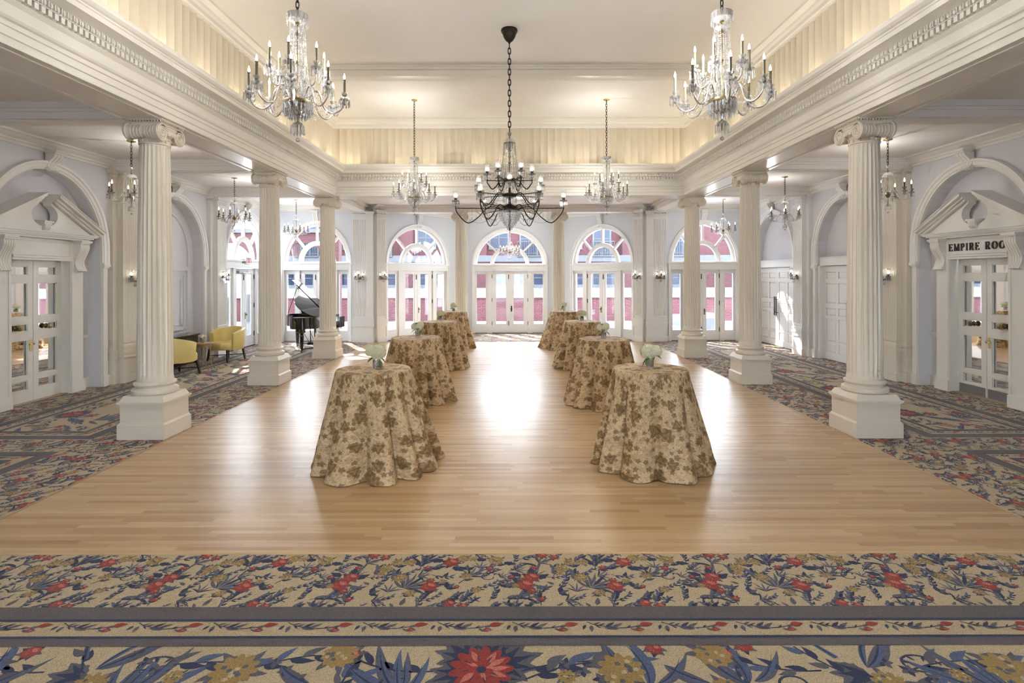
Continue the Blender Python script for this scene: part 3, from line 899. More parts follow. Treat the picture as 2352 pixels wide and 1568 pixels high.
class Print:
    """flat woven shapes: list of (points, colour, layer)"""
    def __init__(self): self.p = []
    def leaf(self, x, y, a, ln, w, col, bend=0.0, layer=0, n=5, jag=0.0):
        L_, R_ = [], []
        for i in range(n + 1):
            t = i / n
            aa = a + bend * (t - .3)
            px = x + ln * (t * cos(a) - bend * .5 * t * t * sin(a)); py = y + ln * (t * sin(a) + bend * .5 * t * t * cos(a))
            hw = w * .5 * sin(pi * min(1, t ** .8)) * (1 - .25 * t)
            if jag and i % 2: hw *= 1 + jag
            L_.append((px - hw * sin(aa), py + hw * cos(aa))); R_.append((px + hw * sin(aa), py - hw * cos(aa)))
        self.p.append((L_[:-1] + [L_[-1]] + R_[-2:0:-1], col, layer))
    def stem(self, pts, w, col, layer=0):
        for (x0, y0), (x1, y1) in zip(pts, pts[1:]):
            d = hypot(x1 - x0, y1 - y0) or 1; nx, ny = -(y1 - y0) / d * w / 2, (x1 - x0) / d * w / 2
            self.p.append(([(x0 + nx, y0 + ny), (x1 + nx, y1 + ny), (x1 - nx, y1 - ny), (x0 - nx, y0 - ny)], col, layer))
    def disc(self, x, y, r, col, layer=2, lobes=9, amp=.16, ph=0.0, sq=1.0):
        n = lobes * (6 if r > .1 else 3)
        self.p.append(([(x + r * (1 - amp + amp * abs(cos(lobes * .5 * (2 * pi * i / n) + ph)) * 1.5) * cos(2 * pi * i / n),
                         y + sq * r * (1 - amp + amp * abs(cos(lobes * .5 * (2 * pi * i / n) + ph)) * 1.5) * sin(2 * pi * i / n)) for i in range(n)], col, layer))
    def flower(self, x, y, r, rg, main=RD, hi=PK, ring=NV):
        for k in range(7):
            a = 2 * pi * k / 7 + rg.uniform(-.2, .2)
            self.leaf(x + r * .5 * cos(a), y + r * .5 * sin(a), a, r * 1.05, r * .55, ring if k % 2 else SL, rg.uniform(-.4, .4), 1, 6, .35)
        self.disc(x, y, r, main, 2, 10, .15, rg.random())
        for k in range(5):
            a = .2 + k * .38
            self.leaf(x + r * .12 * cos(a), y + r * .12 * sin(a), a, r * .75, r * .26, hi, 0, 3)
        for k in range(4):
            a = 2.6 + k * .6
            self.leaf(x + r * .25 * cos(a), y + r * .25 * sin(a), a, r * .55, r * .10, NV if main == RD and r > .09 else OC, 0, 3)
        if r > .07: self.disc(x, y, r * .16, NV, 4, 6, .1)
    def pom(self, x, y, r, rg):
        for k in range(5):
            a = rg.uniform(0, 6.28); self.leaf(x + r * .6 * cos(a), y + r * .6 * sin(a), a, r, r * .45, SL, .3, 1)
        self.disc(x, y, r, OC, 2, 11, .22, rg.random())
        for k in range(9):
            a = rg.uniform(0, 6.28); q = r * rg.uniform(.1, .75)
            self.disc(x + q * cos(a), y + q * sin(a), r * .13, BG if k % 2 else SL, 3, 5, .2)
    def sprig(self, x, y, a, ln, n, lw, rg, bend=.6, cols=(NV, SL, NV, BL), w=.006, berries=None):
        pts = []
        for i in range(n + 1):
            t = i / n; aa = a + bend * t
            pts.append((x, y)); x += ln / n * cos(aa); y += ln / n * sin(aa)
            sd = 1 if i % 2 else -1
            self.leaf(x, y, aa + sd * rg.uniform(.5, .9), lw * rg.uniform(.8, 1.25), lw * .42, cols[i % len(cols)], sd * -.5, i % 2)
            if n < 6: self.leaf(x, y, aa - sd * rg.uniform(.5, .9), lw * rg.uniform(.6, 1.0), lw * .38, cols[(i + 1) % len(cols)], sd * .5, i % 2)
        pts.append((x, y)); self.stem(pts, w, NV, 0)
        if berries is not None: self.flower(x, y, berries, rg)
        return x, y
    def fan(self, x, y, a, ln, rg, n=7, spread=1.5):
        for k in range(n):
            t = k / (n - 1) - .5
            self.leaf(x, y, a + spread * t, ln * (1.15 - abs(t) * .5) * rg.uniform(.85, 1.1), ln * .13, (NV, SL, BL, SL)[k % 4], t * 1.6, k % 2, 7)
            self.stem([(x, y), (x + ln * .6 * cos(a + spread * t), y + ln * .6 * sin(a + spread * t))], ln * .012, BG if k % 2 else NV, 2)
    def scroll(self, x, y, r, rg, d=1, w=.008):
        pts = [(x + r * (1 - i / 22) * cos(d * i * .45), y + r * (1 - i / 22) * .8 * sin(d * i * .45)) for i in range(15)]
        self.stem(pts, w, NV, 0)
        for k in (2, 4, 6): self.leaf(pts[k][0], pts[k][1], atan2(y - pts[k][1], x - pts[k][0]), r * .4, r * .16, NV, .5, 1)

def small_tile(seed):
    """one 1.28 x 0.62 m repeat of the small all-over sprays"""
    rg = random.Random(seed); P = Print()
    P.flower(.10, .12, .062, rg); P.flower(.15, .215, .055, rg)
    for a in (.4, 1.3, 2.4, 3.4, 4.6, 5.6): P.leaf(.125 + .07 * cos(a), .165 + .09 * sin(a), a, .10, .05, NV if a < 3 else SL, .4, 1, 6, .4)
    P.stem([(.15, .25), (.20, .34), (.22, .42), (.19, .50)], .02, SL, 0); P.leaf(.22, .40, .9, .16, .03, SL, -.8, 0); P.leaf(.20, .36, 2.4, .14, .03, NV, .8, 0)
    P.flower(.24, .52, .038, rg); P.flower(.33, .49, .032, rg)
    P.pom(.37, .33, .05, rg); P.pom(.44, .42, .045, rg)
    P.sprig(.32, .06, .9, .20, 5, .055, rg); P.sprig(.42, .22, .2, .16, 4, .05, rg)
    P.fan(.55, .08, .75, .22, rg, 8, 1.7); P.flower(.72, .10, .058, rg); P.pom(.50, .21, .05, rg); P.leaf(.55, .08, 2.6, .16, .03, SL, -.9, 0); P.leaf(.55, .08, 2.0, .20, .03, NV, -.9, 0)
    P.sprig(.62, .33, 1.5, .16, 5, .06, rg, -.5); P.leaf(.62, .38, 2.4, .14, .06, NV, -.6, 0); P.leaf(.63, .40, .5, .12, .05, SL, .6, 0)
    P.pom(.54, .42, .04, rg); P.sprig(.70, .48, .4, .14, 4, .045, rg, .3, berries=.022)
    P.flower(.84, .42, .055, rg); P.pom(.93, .48, .048, rg); P.sprig(.84, .50, 1.6, .14, 4, .07, rg, .6, berries=.028); P.leaf(.86, .36, -.8, .10, .05, NV, .3, 1, 6, .4); P.leaf(.78, .44, 2.9, .12, .06, NV, .3, 1, 6, .4)
    P.sprig(.92, .14, .9, .30, 6, .07, rg, -.3, w=.008); P.fan(.98, .22, 1.0, .15, rg, 6, 1.4)
    P.flower(1.13, .33, .026, rg); P.scroll(1.13, .22, .08, rg); P.sprig(1.02, .06, .3, .16, 4, .045, rg, .5)
    P.pom(1.17, .45, .055, rg); P.leaf(1.10, .45, 2.8, .10, .05, NV, .3, 0, 6, .4); P.leaf(1.23, .42, -.4, .10, .05, NV, .3, 0, 6, .4); P.leaf(1.2, .50, 1.2, .09, .04, SL, .3, 0)
    P.sprig(1.16, .10, .6, .14, 4, .05, rg, .3, berries=.02); P.sprig(.44, .54, 2.6, .12, 4, .045, rg)
    P.sprig(.72, .25, -.5, .10, 3, .045, rg); P.sprig(.02, .40, 1.2, .14, 4, .05, rg); P.sprig(.05, .55, .3, .10, 3, .04, rg)
    P.sprig(1.0, .56, 0, .10, 3, .04, rg); P.sprig(.26, .22, -.2, .1, 3, .035, rg); P.leaf(.80, .22, .8, .07, .035, NV, .6, 0); P.leaf(.30, .12, 2.2, .06, .03, SL, .6, 0)
    return P.p

def filler_tile(seed):
    """the finer leaves, buds and tendrils between the sprays of the small repeat"""
    rg = random.Random(seed); P = Print()
    for j in range(5):
        for i in range(10):
            x = (i + rg.uniform(.1, .9)) * .128; y = (j + rg.uniform(.1, .9)) * .124; a = rg.uniform(.1, 1.5); k = rg.random()
            if k < .50: P.sprig(x, y, a, rg.uniform(.08, .14), 4, rg.uniform(.045, .065), rg, rg.uniform(-.6, .6), w=.005)
            elif k < .68: P.fan(x, y, a, rg.uniform(.08, .12), rg, 5, 1.5)
            elif k < .78: P.pom(x, y, rg.uniform(.025, .038), rg)
            elif k < .88: P.flower(x, y, rg.uniform(.018, .026), rg)
            elif k < .94: P.scroll(x, y, .045, rg, 1, .005)
            else:
                for q in range(3): P.leaf(x, y, a + (q - 1) * .9, .075, .034, (NV, SL, NV)[q], .4, 0, 6, .4)
    return P.p

def big_tile(seed, peony=True):
    """one 2.1 x 1.5 m repeat of the large sprays in the framed panels"""
    rg = random.Random(seed); P = Print()
    def bigleaf(x, y, a, ln, w, b, col=SL):
        P.leaf(x, y, a, ln, w, col, b, 0, 12); P.leaf(x, y, a, ln * .92, w * .45, BL, b, 1, 12)
        P.leaf(x, y, a + .05, ln * .8, w * .16, NV, b, 2, 12)
    def oak(x, y, a, s):
        for k in range(5):
            t = (k - 2) / 2.0
            P.leaf(x, y, a + t * .9, s * (1 - .25 * abs(t)), s * .42, SL, t * .3, 0, 8, .3)
            P.leaf(x, y, a + t * .9, s * .8 * (1 - .25 * abs(t)), s * .16, NV, t * .3, 1, 6, .3)
    x, y = .62, .42
    if peony:
        for a, sz in ((.35, .27), (1.15, .20), (2.3, .25), (3.5, .22), (4.7, .26), (5.6, .18)): oak(x + .10 * cos(a), y + .10 * sin(a), a, sz)
        P.disc(x, y, .165, RD, 2, 13, .20)
        for k in range(13):
            a = k * .483; P.leaf(x + .05 * cos(a), y + .05 * sin(a), a, .105, .045, PK if 0 < (a + .2) % 6.28 < 1.6 or k % 4 == 0 else RD, .2, 3)
        for k in range(8):
            a = k * .785 + .2; P.leaf(x + .025 * cos(a), y + .025 * sin(a), a, .07, .03, PK if k % 3 == 0 else RD, .3, 4)
            P.leaf(x + .06 * cos(a), y + .06 * sin(a), a, .06, .008, NV, .2, 4)
        P.disc(x, y - .01, .026, NV, 4, 6, .1)
    else:
        bigleaf(x, y, .5, .42, .10, .7); bigleaf(x, y, 1.3, .40, .09, -.6, BL); oak(x - .02, y - .05, 3.6, .24); P.pom(x + .05, y - .12, .09, rg); P.scroll(x + .3, y + .02, .12, rg, 1, .014)
    P.stem([(.50, .50), (.44, .62), (.42, .74), (.47, .86)], .035, BL, 0); P.stem([(.50, .50), (.44, .62), (.42, .74), (.47, .86)], .012, NV, 1)
    P.flower(.56, .80, .085, rg); bigleaf(.47, .60, .9, .36, .06, .5); bigleaf(.40, .58, 2.6, .46, .14, -.7); bigleaf(.36, .62, 2.1, .40, .12, .9, BL)
    P.sprig(.84, .40, .35, .52, 7, .15, rg, -.5, w=.012); P.sprig(.36, .40, 3.2, .42, 6, .12, rg, -.6, w=.012); P.pom(1.08, .36, .05, rg)
    P.sprig(.30, .76, 2.3, .24, 4, .13, rg, .3, w=.012)
    # second spray
    x, y = 1.62, .55
    bigleaf(x, y, 2.7, .50, .13, -.8); bigleaf(x, y, 1.15, .52, .11, .9); bigleaf(x, y, 1.9, .42, .08, .3); bigleaf(x + .02, y, .3, .40, .10, .9); bigleaf(x, y - .1, -.9, .36, .09, .6)
    oak(x + .05, y + .42, 1.6, .17); P.flower(x + .16, y + .36, .06, rg); P.pom(x - .24, y - .14, .12, rg); P.pom(x + .30, y - .02, .10, rg)
    P.flower(x + .34, y + .28, .065, rg); P.sprig(x - .05, y - .25, 3.5, .42, 6, .12, rg, -.4, w=.012)
    # third spray, scrolls
    P.scroll(1.15, 1.12, .20, rg, 1, .018); P.fan(1.05, 1.02, .7, .42, rg, 6, .9); P.sprig(1.42, 1.18, .5, .40, 6, .12, rg, -.5, w=.012)
    for q in ((1.80, 1.28), (1.92, 1.16), (1.72, 1.12)):
        for k in range(5): P.leaf(q[0], q[1], k * 1.26 + q[0], .075, .05, NV if k % 2 else SL, 0, 1)
    P.pom(1.60, 1.34, .08, rg)
    P.fan(.22, 1.06, .75, .56, rg, 7, .9); bigleaf(.20, 1.05, 2.5, .34, .09, -.6); P.flower(.62, 1.34, .10, rg); P.sprig(.70, 1.14, .2, .34, 6, .11, rg, .5, w=.012, berries=.045)
    P.flower(.86, 1.36, .05, rg); oak(.30, 1.36, 2.0, .2); oak(.05, .12, .8, .22); P.sprig(1.1, .10, .2, .34, 6, .1, rg, .4, w=.012); P.scroll(.18, .30, .14, rg, -1, .014); P.pom(.26, .16, .07, rg)
    P.sprig(1.95, .18, 1.2, .3, 5, .1, rg, .5, w=.012, berries=.04); P.flower(1.40, .12, .07, rg); P.sprig(2.0, .86, 2.2, .3, 5, .1, rg, .5, w=.012)
    return P.p

def fill(mbx, tile, tw, th, x0, x1, y0, y1, half=True, rot=0, phase=(0, 0), scale=1.0):
    """repeat a tile over a rectangle (shapes whose centre lies outside are dropped)"""
    W, H = tw * scale, th * scale
    cx, cy_ = (x0 + x1) / 2, (y0 + y1) / 2
    if rot: u0, u1, v0, v1 = y0, y1, x0, x1
    else: u0, u1, v0, v1 = x0, x1, y0, y1
    j = math.floor((v0 - phase[1]) / H) - 1
    while j * H + phase[1] < v1:
        i = math.floor((u0 - phase[0]) / W) - 1
        while i * W + phase[0] < u1 + W:
            ou = i * W + phase[0] + (W / 2 if (half and j % 2) else 0); ov = j * H + phase[1]
            for ix, (pts, col, lay) in enumerate(tile):
                zz = ZL[lay] + (ix % 37) * 1.0e-5
                mu = ou + sum(p[0] for p in pts) / len(pts) * scale; mv = ov + sum(p[1] for p in pts) / len(pts) * scale
                if not (u0 + .004 < mu < u1 - .004 and v0 + .004 < mv < v1 - .004): continue
                q = []
                for p in pts:
                    u = min(max(ou + p[0] * scale, u0), u1); v = min(max(ov + p[1] * scale, v0), v1)
                    q.append((v, u, zz) if rot else (u, v, zz))
                mbx.add(q, [tuple(range(len(q)))], col)
            i += 1
        j += 1

T1, T2 = small_tile(3) + filler_tile(8), big_tile(5)
XI, XO = 5.50, 7.42                         # outer edges of the framed aisle panel
prt = MB()
fill(prt, T1, 1.28, .62, -4.6, 4.6, 3.585, YW0 - .006)                       # strip along the near edge of the oak
fill(prt, T1, 1.28, .62, -2.2, 2.2, YW1 + .01, 20.7)
fill(prt, T1, 1.28, .62, -4.2, -2.2, YW1 + .01, 18.9); fill(prt, T1, 1.28, .62, 2.2, 4.2, YW1 + .01, 18.9)
YP0, YP1 = 7.30, 17.0
YQ1 = 6.78
for s in (-1, 1):
    a, b = (XFL + .03, XI) if s > 0 else (-XI, -XFL - .03)
    fill(prt, T1, 1.28, .62, a, b, 4.2, 18.1, rot=1, phase=(0, .3 * s))
    a, b = (XO, 8.2) if s > 0 else (-8.2, -XO)
    fill(prt, T1, 1.28, .62, a, b, 6.0, 18.1, rot=1, phase=(.4, .1))
    a, b = (XI, XO) if s > 0 else (-XO, -XI)
    fill(prt, T1, 1.28, .62, a, b, YQ1 + .02, YP0 - .02, rot=1)
    fill(prt, T1, 1.28, .62, a, b, YP1 + .02, 18.1, rot=1)
    ia, ib = (XI + .40, XO - .40) if s > 0 else (-XO + .40, -XI - .40)
    fill(prt, T2, 2.1, 1.5, ia, ib, YP0 + .40, YP1 - .40, half=False, rot=1, phase=(.5, ia - .15), scale=.9)
    fill(prt, T2, 2.1, 1.5, ia, ib, 3.0, YQ1 - .40, half=False, rot=1, phase=(.2, ia - .15), scale=.9)
prt.build('floral_print', CN, carpet, kind='stuff')
big = MB()
T3 = T2 + [([(u + 2.1, v) for u, v in p], c, l) for p, c, l in big_tile(6, False)] + [([(u + 4.2, v) for u, v in p], c, l) for p, c, l in big_tile(9, False)]
EX = Print(); rgx = random.Random(31)
def strap(x, y, a, ln, w, b, col=SL):
    EX.leaf(x, y, a, ln, w, col, b, 0, 12); EX.leaf(x, y, a, ln * .94, w * .5, BL, b, 1, 12); EX.leaf(x, y, a + .04, ln * .82, w * .16, NV, b, 2, 12)
for (x, y, s_) in ((.22, .22, 1), (5.05, .18, -1), (3.35, .20, 1)):           # fans of long strap leaves
    for k, (a, ln, w, b) in enumerate(((2.75, .50, .10, -.5), (2.35, .46, .09, -.7), (1.95, .36, .07, -.4), (1.5, .34, .06, .3), (.9, .30, .06, .7))):
        strap(x, y, a if s_ > 0 else pi - a, ln, w, b * s_, SL if k % 2 else BL)
for (x, y) in ((1.50, .28), (2.02, .30), (4.25, .26)):                        # paired crescents
    strap(x, y, 2.5, .42, .11, -1.1); strap(x, y, 1.2, .40, .09, 1.2, BL); strap(x + .04, y + .02, .3, .30, .07, 1.1); EX.flower(x + .10, y + .30, .05, rgx); EX.pom(x - .12, y - .04, .08, rgx)
for (x, y, a) in ((.86, .34, .5), (2.62, .34, 2.4), (2.75, .18, .4), (3.85, .40, .3), (5.55, .35, .6), (4.75, .42, 2.2)):
    EX.sprig(x, y, a, .40, 6, .13, rgx, -.4, w=.011)
    for q in range(3):
        fx, fy = x + .22 + .09 * q, y + .12 - .06 * q
        for k in range(5): EX.leaf(fx, fy, k * 1.26 + q, .05, .034, NV if k % 2 else SL, 0, 1)
T3 = EX.p + T3
fill(big, T3, 6.3, 1.5, -4.2, 4.2, 1.3, 3.205, half=False, phase=(-.78, 2.60), scale=1.0)
big.build('large_floral_print', CN, carpet, kind='stuff')

# bands and lines: grey, navy, vine, navy, grey
def frame_band(name, mat, rects, z):
    mb = MB()
    for x0, x1, y0, y1 in rects: mb.quad((x0, y0, z), (x1, y0, z), (x1, y1, z), (x0, y1, z))
    mb.build(name, mat, carpet)
def ring(x0, x1, y0, y1, w):
    return [(x0, x1, y0, y0 + w), (x0, x1, y1 - w, y1), (x0, x0 + w, y0 + w, y1 - w), (x1 - w, x1, y0 + w, y1 - w)]
greys = [(-4.6, 4.6, 3.457, 3.585), (-4.6, 4.6, 3.205, 3.272)]
navys = [(-4.6, 4.6, 3.437, 3.457), (-4.6, 4.6, 3.272, 3.294)]
vine_runs = [((-4.6, 3.294), (1, 0), 9.2)]
for s in (-1, 1):
    for y0, y1 in ((YP0, YP1), (2.6, YQ1)):
        x0, x1 = (XI, XO) if s > 0 else (-XO, -XI)
        greys += ring(x0, x1, y0, y1, .14); navys += ring(x0 + .14, x1 - .14, y0 + .14, y1 - .14, .02)
        navys += ring(x0 + .305, x1 - .305, y0 + .305, y1 - .305, .02); greys += ring(x0 + .325, x1 - .325, y0 + .325, y1 - .325, .06)
        vine_runs += [((x0 + .16, y0 + .16), (1, 0), x1 - x0 - .32), ((x0 + .16, y1 - .305), (1, 0), x1 - x0 - .32),
                      ((x0 + .305, y0 + .32), (0, 1), y1 - y0 - .64), ((x1 - .16, y0 + .32), (0, 1), y1 - y0 - .64)]
frame_band('grey_band', 'carpet_grey', greys, .0026)
frame_band('navy_line', 'carpet_navy', navys, .0032)
def vine_tile():
    rg = random.Random(4); P = Print()
    P.stem([(.01, .13), (.06, .10), (.12, .085), (.19, .082)], .006, NV, 1)
    for x, y, a, l, w, c in ((.0, .10, -2.2, .05, .022, NV), (.035, .095, -1.8, .06, .030, SL), (.06, .10, -.9, .045, .012, NV), (.05, .108, .25, .05, .012, NV), (.08, .095, .35, .05, .012, NV),
                             (.12, .085, .45, .075, .026, NV), (.16, .08, .35, .085, .026, SL), (.11, .08, -.35, .09, .026, SL), (.14, .078, -.25, .07, .012, NV),
                             (.27, .068, -.7, .05, .016, SL), (.31, .078, -.6, .05, .018, SL), (.25, .075, .5, .04, .010, NV), (.30, .085, .15, .07, .020, SL)):
        P.leaf(x, y, a, l, w, c, .3, 2)
    P.stem([(.205, .07), (.26, .075), (.31, .088), (.35, .10)], .006, NV, 1)
    P.leaf(.335, .095, .35, .09, .048, RD, -.3, 3); P.leaf(.295, .06, -.25, .06, .034, RD, .3, 3); P.leaf(.315, .056, -.2, .03, .010, PK, 0, 4)
    return P.p
VT = vine_tile(); VP = .468
vb = MB()
for (ox, oy), (dx, dy), ln in vine_runs:
    n = max(1, round(ln / VP)); k = ln / n / VP
    for i in range(n):
        for ix, (pts, col, lay) in enumerate(VT):
            q = []
            for px, py in pts:
                u = (i * VP + px) * k
                q.append((ox + u * dx - py * dy, oy + u * dy + py * dx, .0010 + ZL[lay] + ix * 1.0e-5))
            vb.add(q, [tuple(range(len(q)))], col)
vb.build('vine_border', CN, carpet, kind='stuff')
# ---------------------------------------------------------------- free-standing fluted Ionic columns
def make_column(name, face='x', both=False):
    root = empty(name)
    h = .31
    mb = MB()
    mb.box(-h, h, -h, h, 0, .19)
    mb.prism([(-h, .19), (h, .19), (h - .025, .215), (-h + .025, .215)], lambda u, z, t: (u, t, z), -h + .012, h - .012)
    mb.box(-h + .025, h - .025, -h + .025, h - .025, .19, .45)
    mb.box(-h - .004, h + .004, -h - .004, h + .004, .465, .49); mb.box(-h + .01, h - .01, -h + .01, h - .01, .45, .465)
    v = []
    for e, z in ((h - .015, .49), (h - .05, .56)):
        v += [(-e, -e, z), (e, -e, z), (e, e, z), (-e, e, z)]
    mb.add(v, [(0, 1, 5, 4), (1, 2, 6, 5), (2, 3, 7, 6), (3, 0, 4, 7), (4, 5, 6, 7)])
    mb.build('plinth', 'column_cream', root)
    mb = MB()
    prof = [(.20, .56), (.262, .56), (.278, .575), (.282, .60), (.276, .625), (.255, .64), (.236, .645), (.232, .66), (.238, .675), (.248, .68), (.256, .695), (.252, .715), (.236, .725), (.222, .73), (.216, .75), (.2, .78)]
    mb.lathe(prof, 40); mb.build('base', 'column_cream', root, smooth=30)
    # fluted shaft with entasis
    mb = MB(); NF = 22; per = 6; rows = []
    def ring(r, z, dep):
        out = []
        for i in range(NF):
            for j in range(per):
                t = j / per
                a = 2 * pi * (i + t) / NF
                d = dep * (sin(pi * (t - .12) / .88) if t > .12 else 0)
                out.append(((r - d) * cos(a), (r - d) * sin(a), z))
        return out
    zs = [(.75, .222, 0), (.80, .214, 0), (.83, .213, .022), (1.6, .211, .022), (2.5, .203, .021), (3.3, .190, .02), (3.86, .181, .018), (3.90, .180, 0), (3.915, .180, 0)]
    for z, r, d in zs: rows += ring(r, z, d)
    k = NF * per
    mb.add(rows, [(j * k + i, j * k + (i + 1) % k, (j + 1) * k + (i + 1) % k, (j + 1) * k + i) for j in range(len(zs) - 1) for i in range(k)])
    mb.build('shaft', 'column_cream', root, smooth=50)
    # capital
    mb = MB()
    mb.lathe([(.178, 3.90), (.192, 3.91), (.192, 3.925), (.182, 3.93), (.182, 4.01), (.20, 4.02), (.225, 4.035), (.245, 4.06), (.245, 4.085), (.20, 4.10)], 36)
    for i in range(24):                                   # carved necking
        a = 2 * pi * i / 24
        mb.octa((.186 * cos(a), .186 * sin(a), 3.97 + .018 * (-1) ** i), .016, .026)
        mb.ball((.232 * cos(a), .232 * sin(a), 4.05), .022, 6, 4, 1.3)
    mb.box(-.232, .232, -.232, .232, 4.165, 4.185); mb.box(-.262, .262, -.262, .262, 4.195, ZB)
    for i in range(13):
        for sgn in (-1, 1):
            u = -.234 + i * .039
            mb.octa((u, sgn * .25, 4.19), .015, .02); mb.octa((sgn * .25, u, 4.19), .015, .02)
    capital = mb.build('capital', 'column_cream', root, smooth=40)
    def volutes(rot):
        M = Matrix.Rotation(rot, 4, 'Z')
        for sy in (-1, 1):
            mb = MB(M)
            yc, zc, R = sy * .198, 4.055, .115
            prof = [(.001, -.225), (R * .93, -.225), (R, -.22), (R, -.205), (R * .88, -.20), (R * .82, -.15), (R * .70, -.06), (R * .66, 0), (R * .70, .06), (R * .82, .15), (R * .88, .20), (R, .205), (R, .22), (R * .93, .225), (.001, .225)]
            mb.lathe(prof, 28, yc, zc, axis='x')
            for x in (-.15, -.11, -.07, -.03, .03, .07, .11, .15):
                rr = R * (.66 + .9 * abs(x))
                mb.lathe([(rr, x - .014), (rr + .007, x - .007), (rr + .007, x + .007), (rr, x + .014)], 24, yc, zc, axis='x')
            for sx in (-1, 1):
                pts = []
                for i in range(46):
                    th = i / 45 * 5.2 * pi
                    rr = R * (.93 - .80 * i / 45)
                    an = pi / 2 - sy * th * 1.0
                    pts.append((sx * .228, yc + rr * cos(an), zc + rr * sin(an)))
                mb.tube(pts, [.0125 - .007 * i / 45 for i in range(46)], 6)
                mb.lathe([(.001, sx * .246), (.018, sx * .242), (.021, sx * .23), (.021, sx * .22)], 12, yc, zc, axis='x')
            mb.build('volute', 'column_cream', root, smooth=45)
        mb = MB(M)
        for sx in (-1, 1):                                # the band joining both scrolls, sagging in the middle
            top = [(-.215 + .43 * i / 12, 4.168 - .0 * i) for i in range(13)]
            bot = [(-.215 + .43 * i / 12, 4.115 - .028 * sin(pi * i / 12)) for i in range(13)]
            mb.prism(top + bot[::-1], lambda u, z, t: (t, u, z), sx * .18, sx * .225)
            for off in (.012, .04, .062):
                mb.tube([(sx * .227, -.20 + .40 * i / 12, 4.165 - off * .8 - off * .45 * sin(pi * i / 12)) for i in range(13)], .006, 5)
        mb.box(-.2, .2, -.22, .22, 4.09, 4.17)
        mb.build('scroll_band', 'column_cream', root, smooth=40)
    volutes(0 if face == 'x' else pi / 2)
    if both:
        volutes(0)
    return root
col_proto = make_column('column', 'x')
cor_proto = make_column('column', 'y', both=False)
CX = 4.83
ordn = ('first', 'second', 'third')
used = set()
for s, nm in ((-1, 'yellow chairs and piano side'), (1, 'EMPIRE ROOM side')):
    for i, y in enumerate(ROWS):
        pr = col_proto if i < 2 else cor_proto
        o = pr if pr.name not in used else copy_tree(pr)
        used.add(pr.name)
        o.location = (s * CX, y, 0)
        tag(o, 'fluted cream Ionic column, %s from the foreground on the %s' % (ordn[i], nm), 'column', 'columns along the dance floor')
for s, nm in ((-1, 'piano side'), (1, 'panelled doors side')):
    o = copy_tree(cor_proto); o.location = (s * 1.62, 18.3, 0); o.scale = (.93, .93, 1)
    tag(o, 'slim fluted Ionic column flanking the middle French doors, %s' % nm, 'column', 'columns before the far doors')

# ---------------------------------------------------------------- glazed arched French doors
def bar(mb, p, q, hw, n0, n1):
    (x0, z0), (x1, z1) = p, q
    d = hypot(x1 - x0, z1 - z0); nx, nz = -(z1 - z0) / d * hw, (x1 - x0) / d * hw
    pts = [(x0 + nx, z0 + nz), (x1 + nx, z1 + nz), (x1 - nx, z1 - nz), (x0 - nx, z0 - nz)]
    mb.prism(pts, lambda u, z, t: (u, t, z), n0, n1)

def framed(mb, s0, s1, z0, z1, g0, g1, gz0, gz1, n0, n1):
    mb.box(s0, g0, n0, n1, z0, z1); mb.box(g1, s1, n0, n1, z0, z1)
    mb.box(g0, g1, n0, n1, z0, gz0); mb.box(g0, g1, n0, n1, gz1, z1)
    e = .012
    for a, b, c, d in ((g0, g0 + e, gz0, gz1), (g1 - e, g1, gz0, gz1), (g0, g1, gz0, gz0 + e), (g0, g1, gz1 - e, gz1)):
        mb.box(a, b, n0 + .012, n1 - .012, c, d)

def pane(M, s0, s1, z0, z1, n, parent, mat='pane_glass'):
    mb = MB(M); mb.quad((s0, n, z0), (s1, n, z0), (s1, n, z1), (s0, n, z1)); return mb.build('pane', mat, parent)

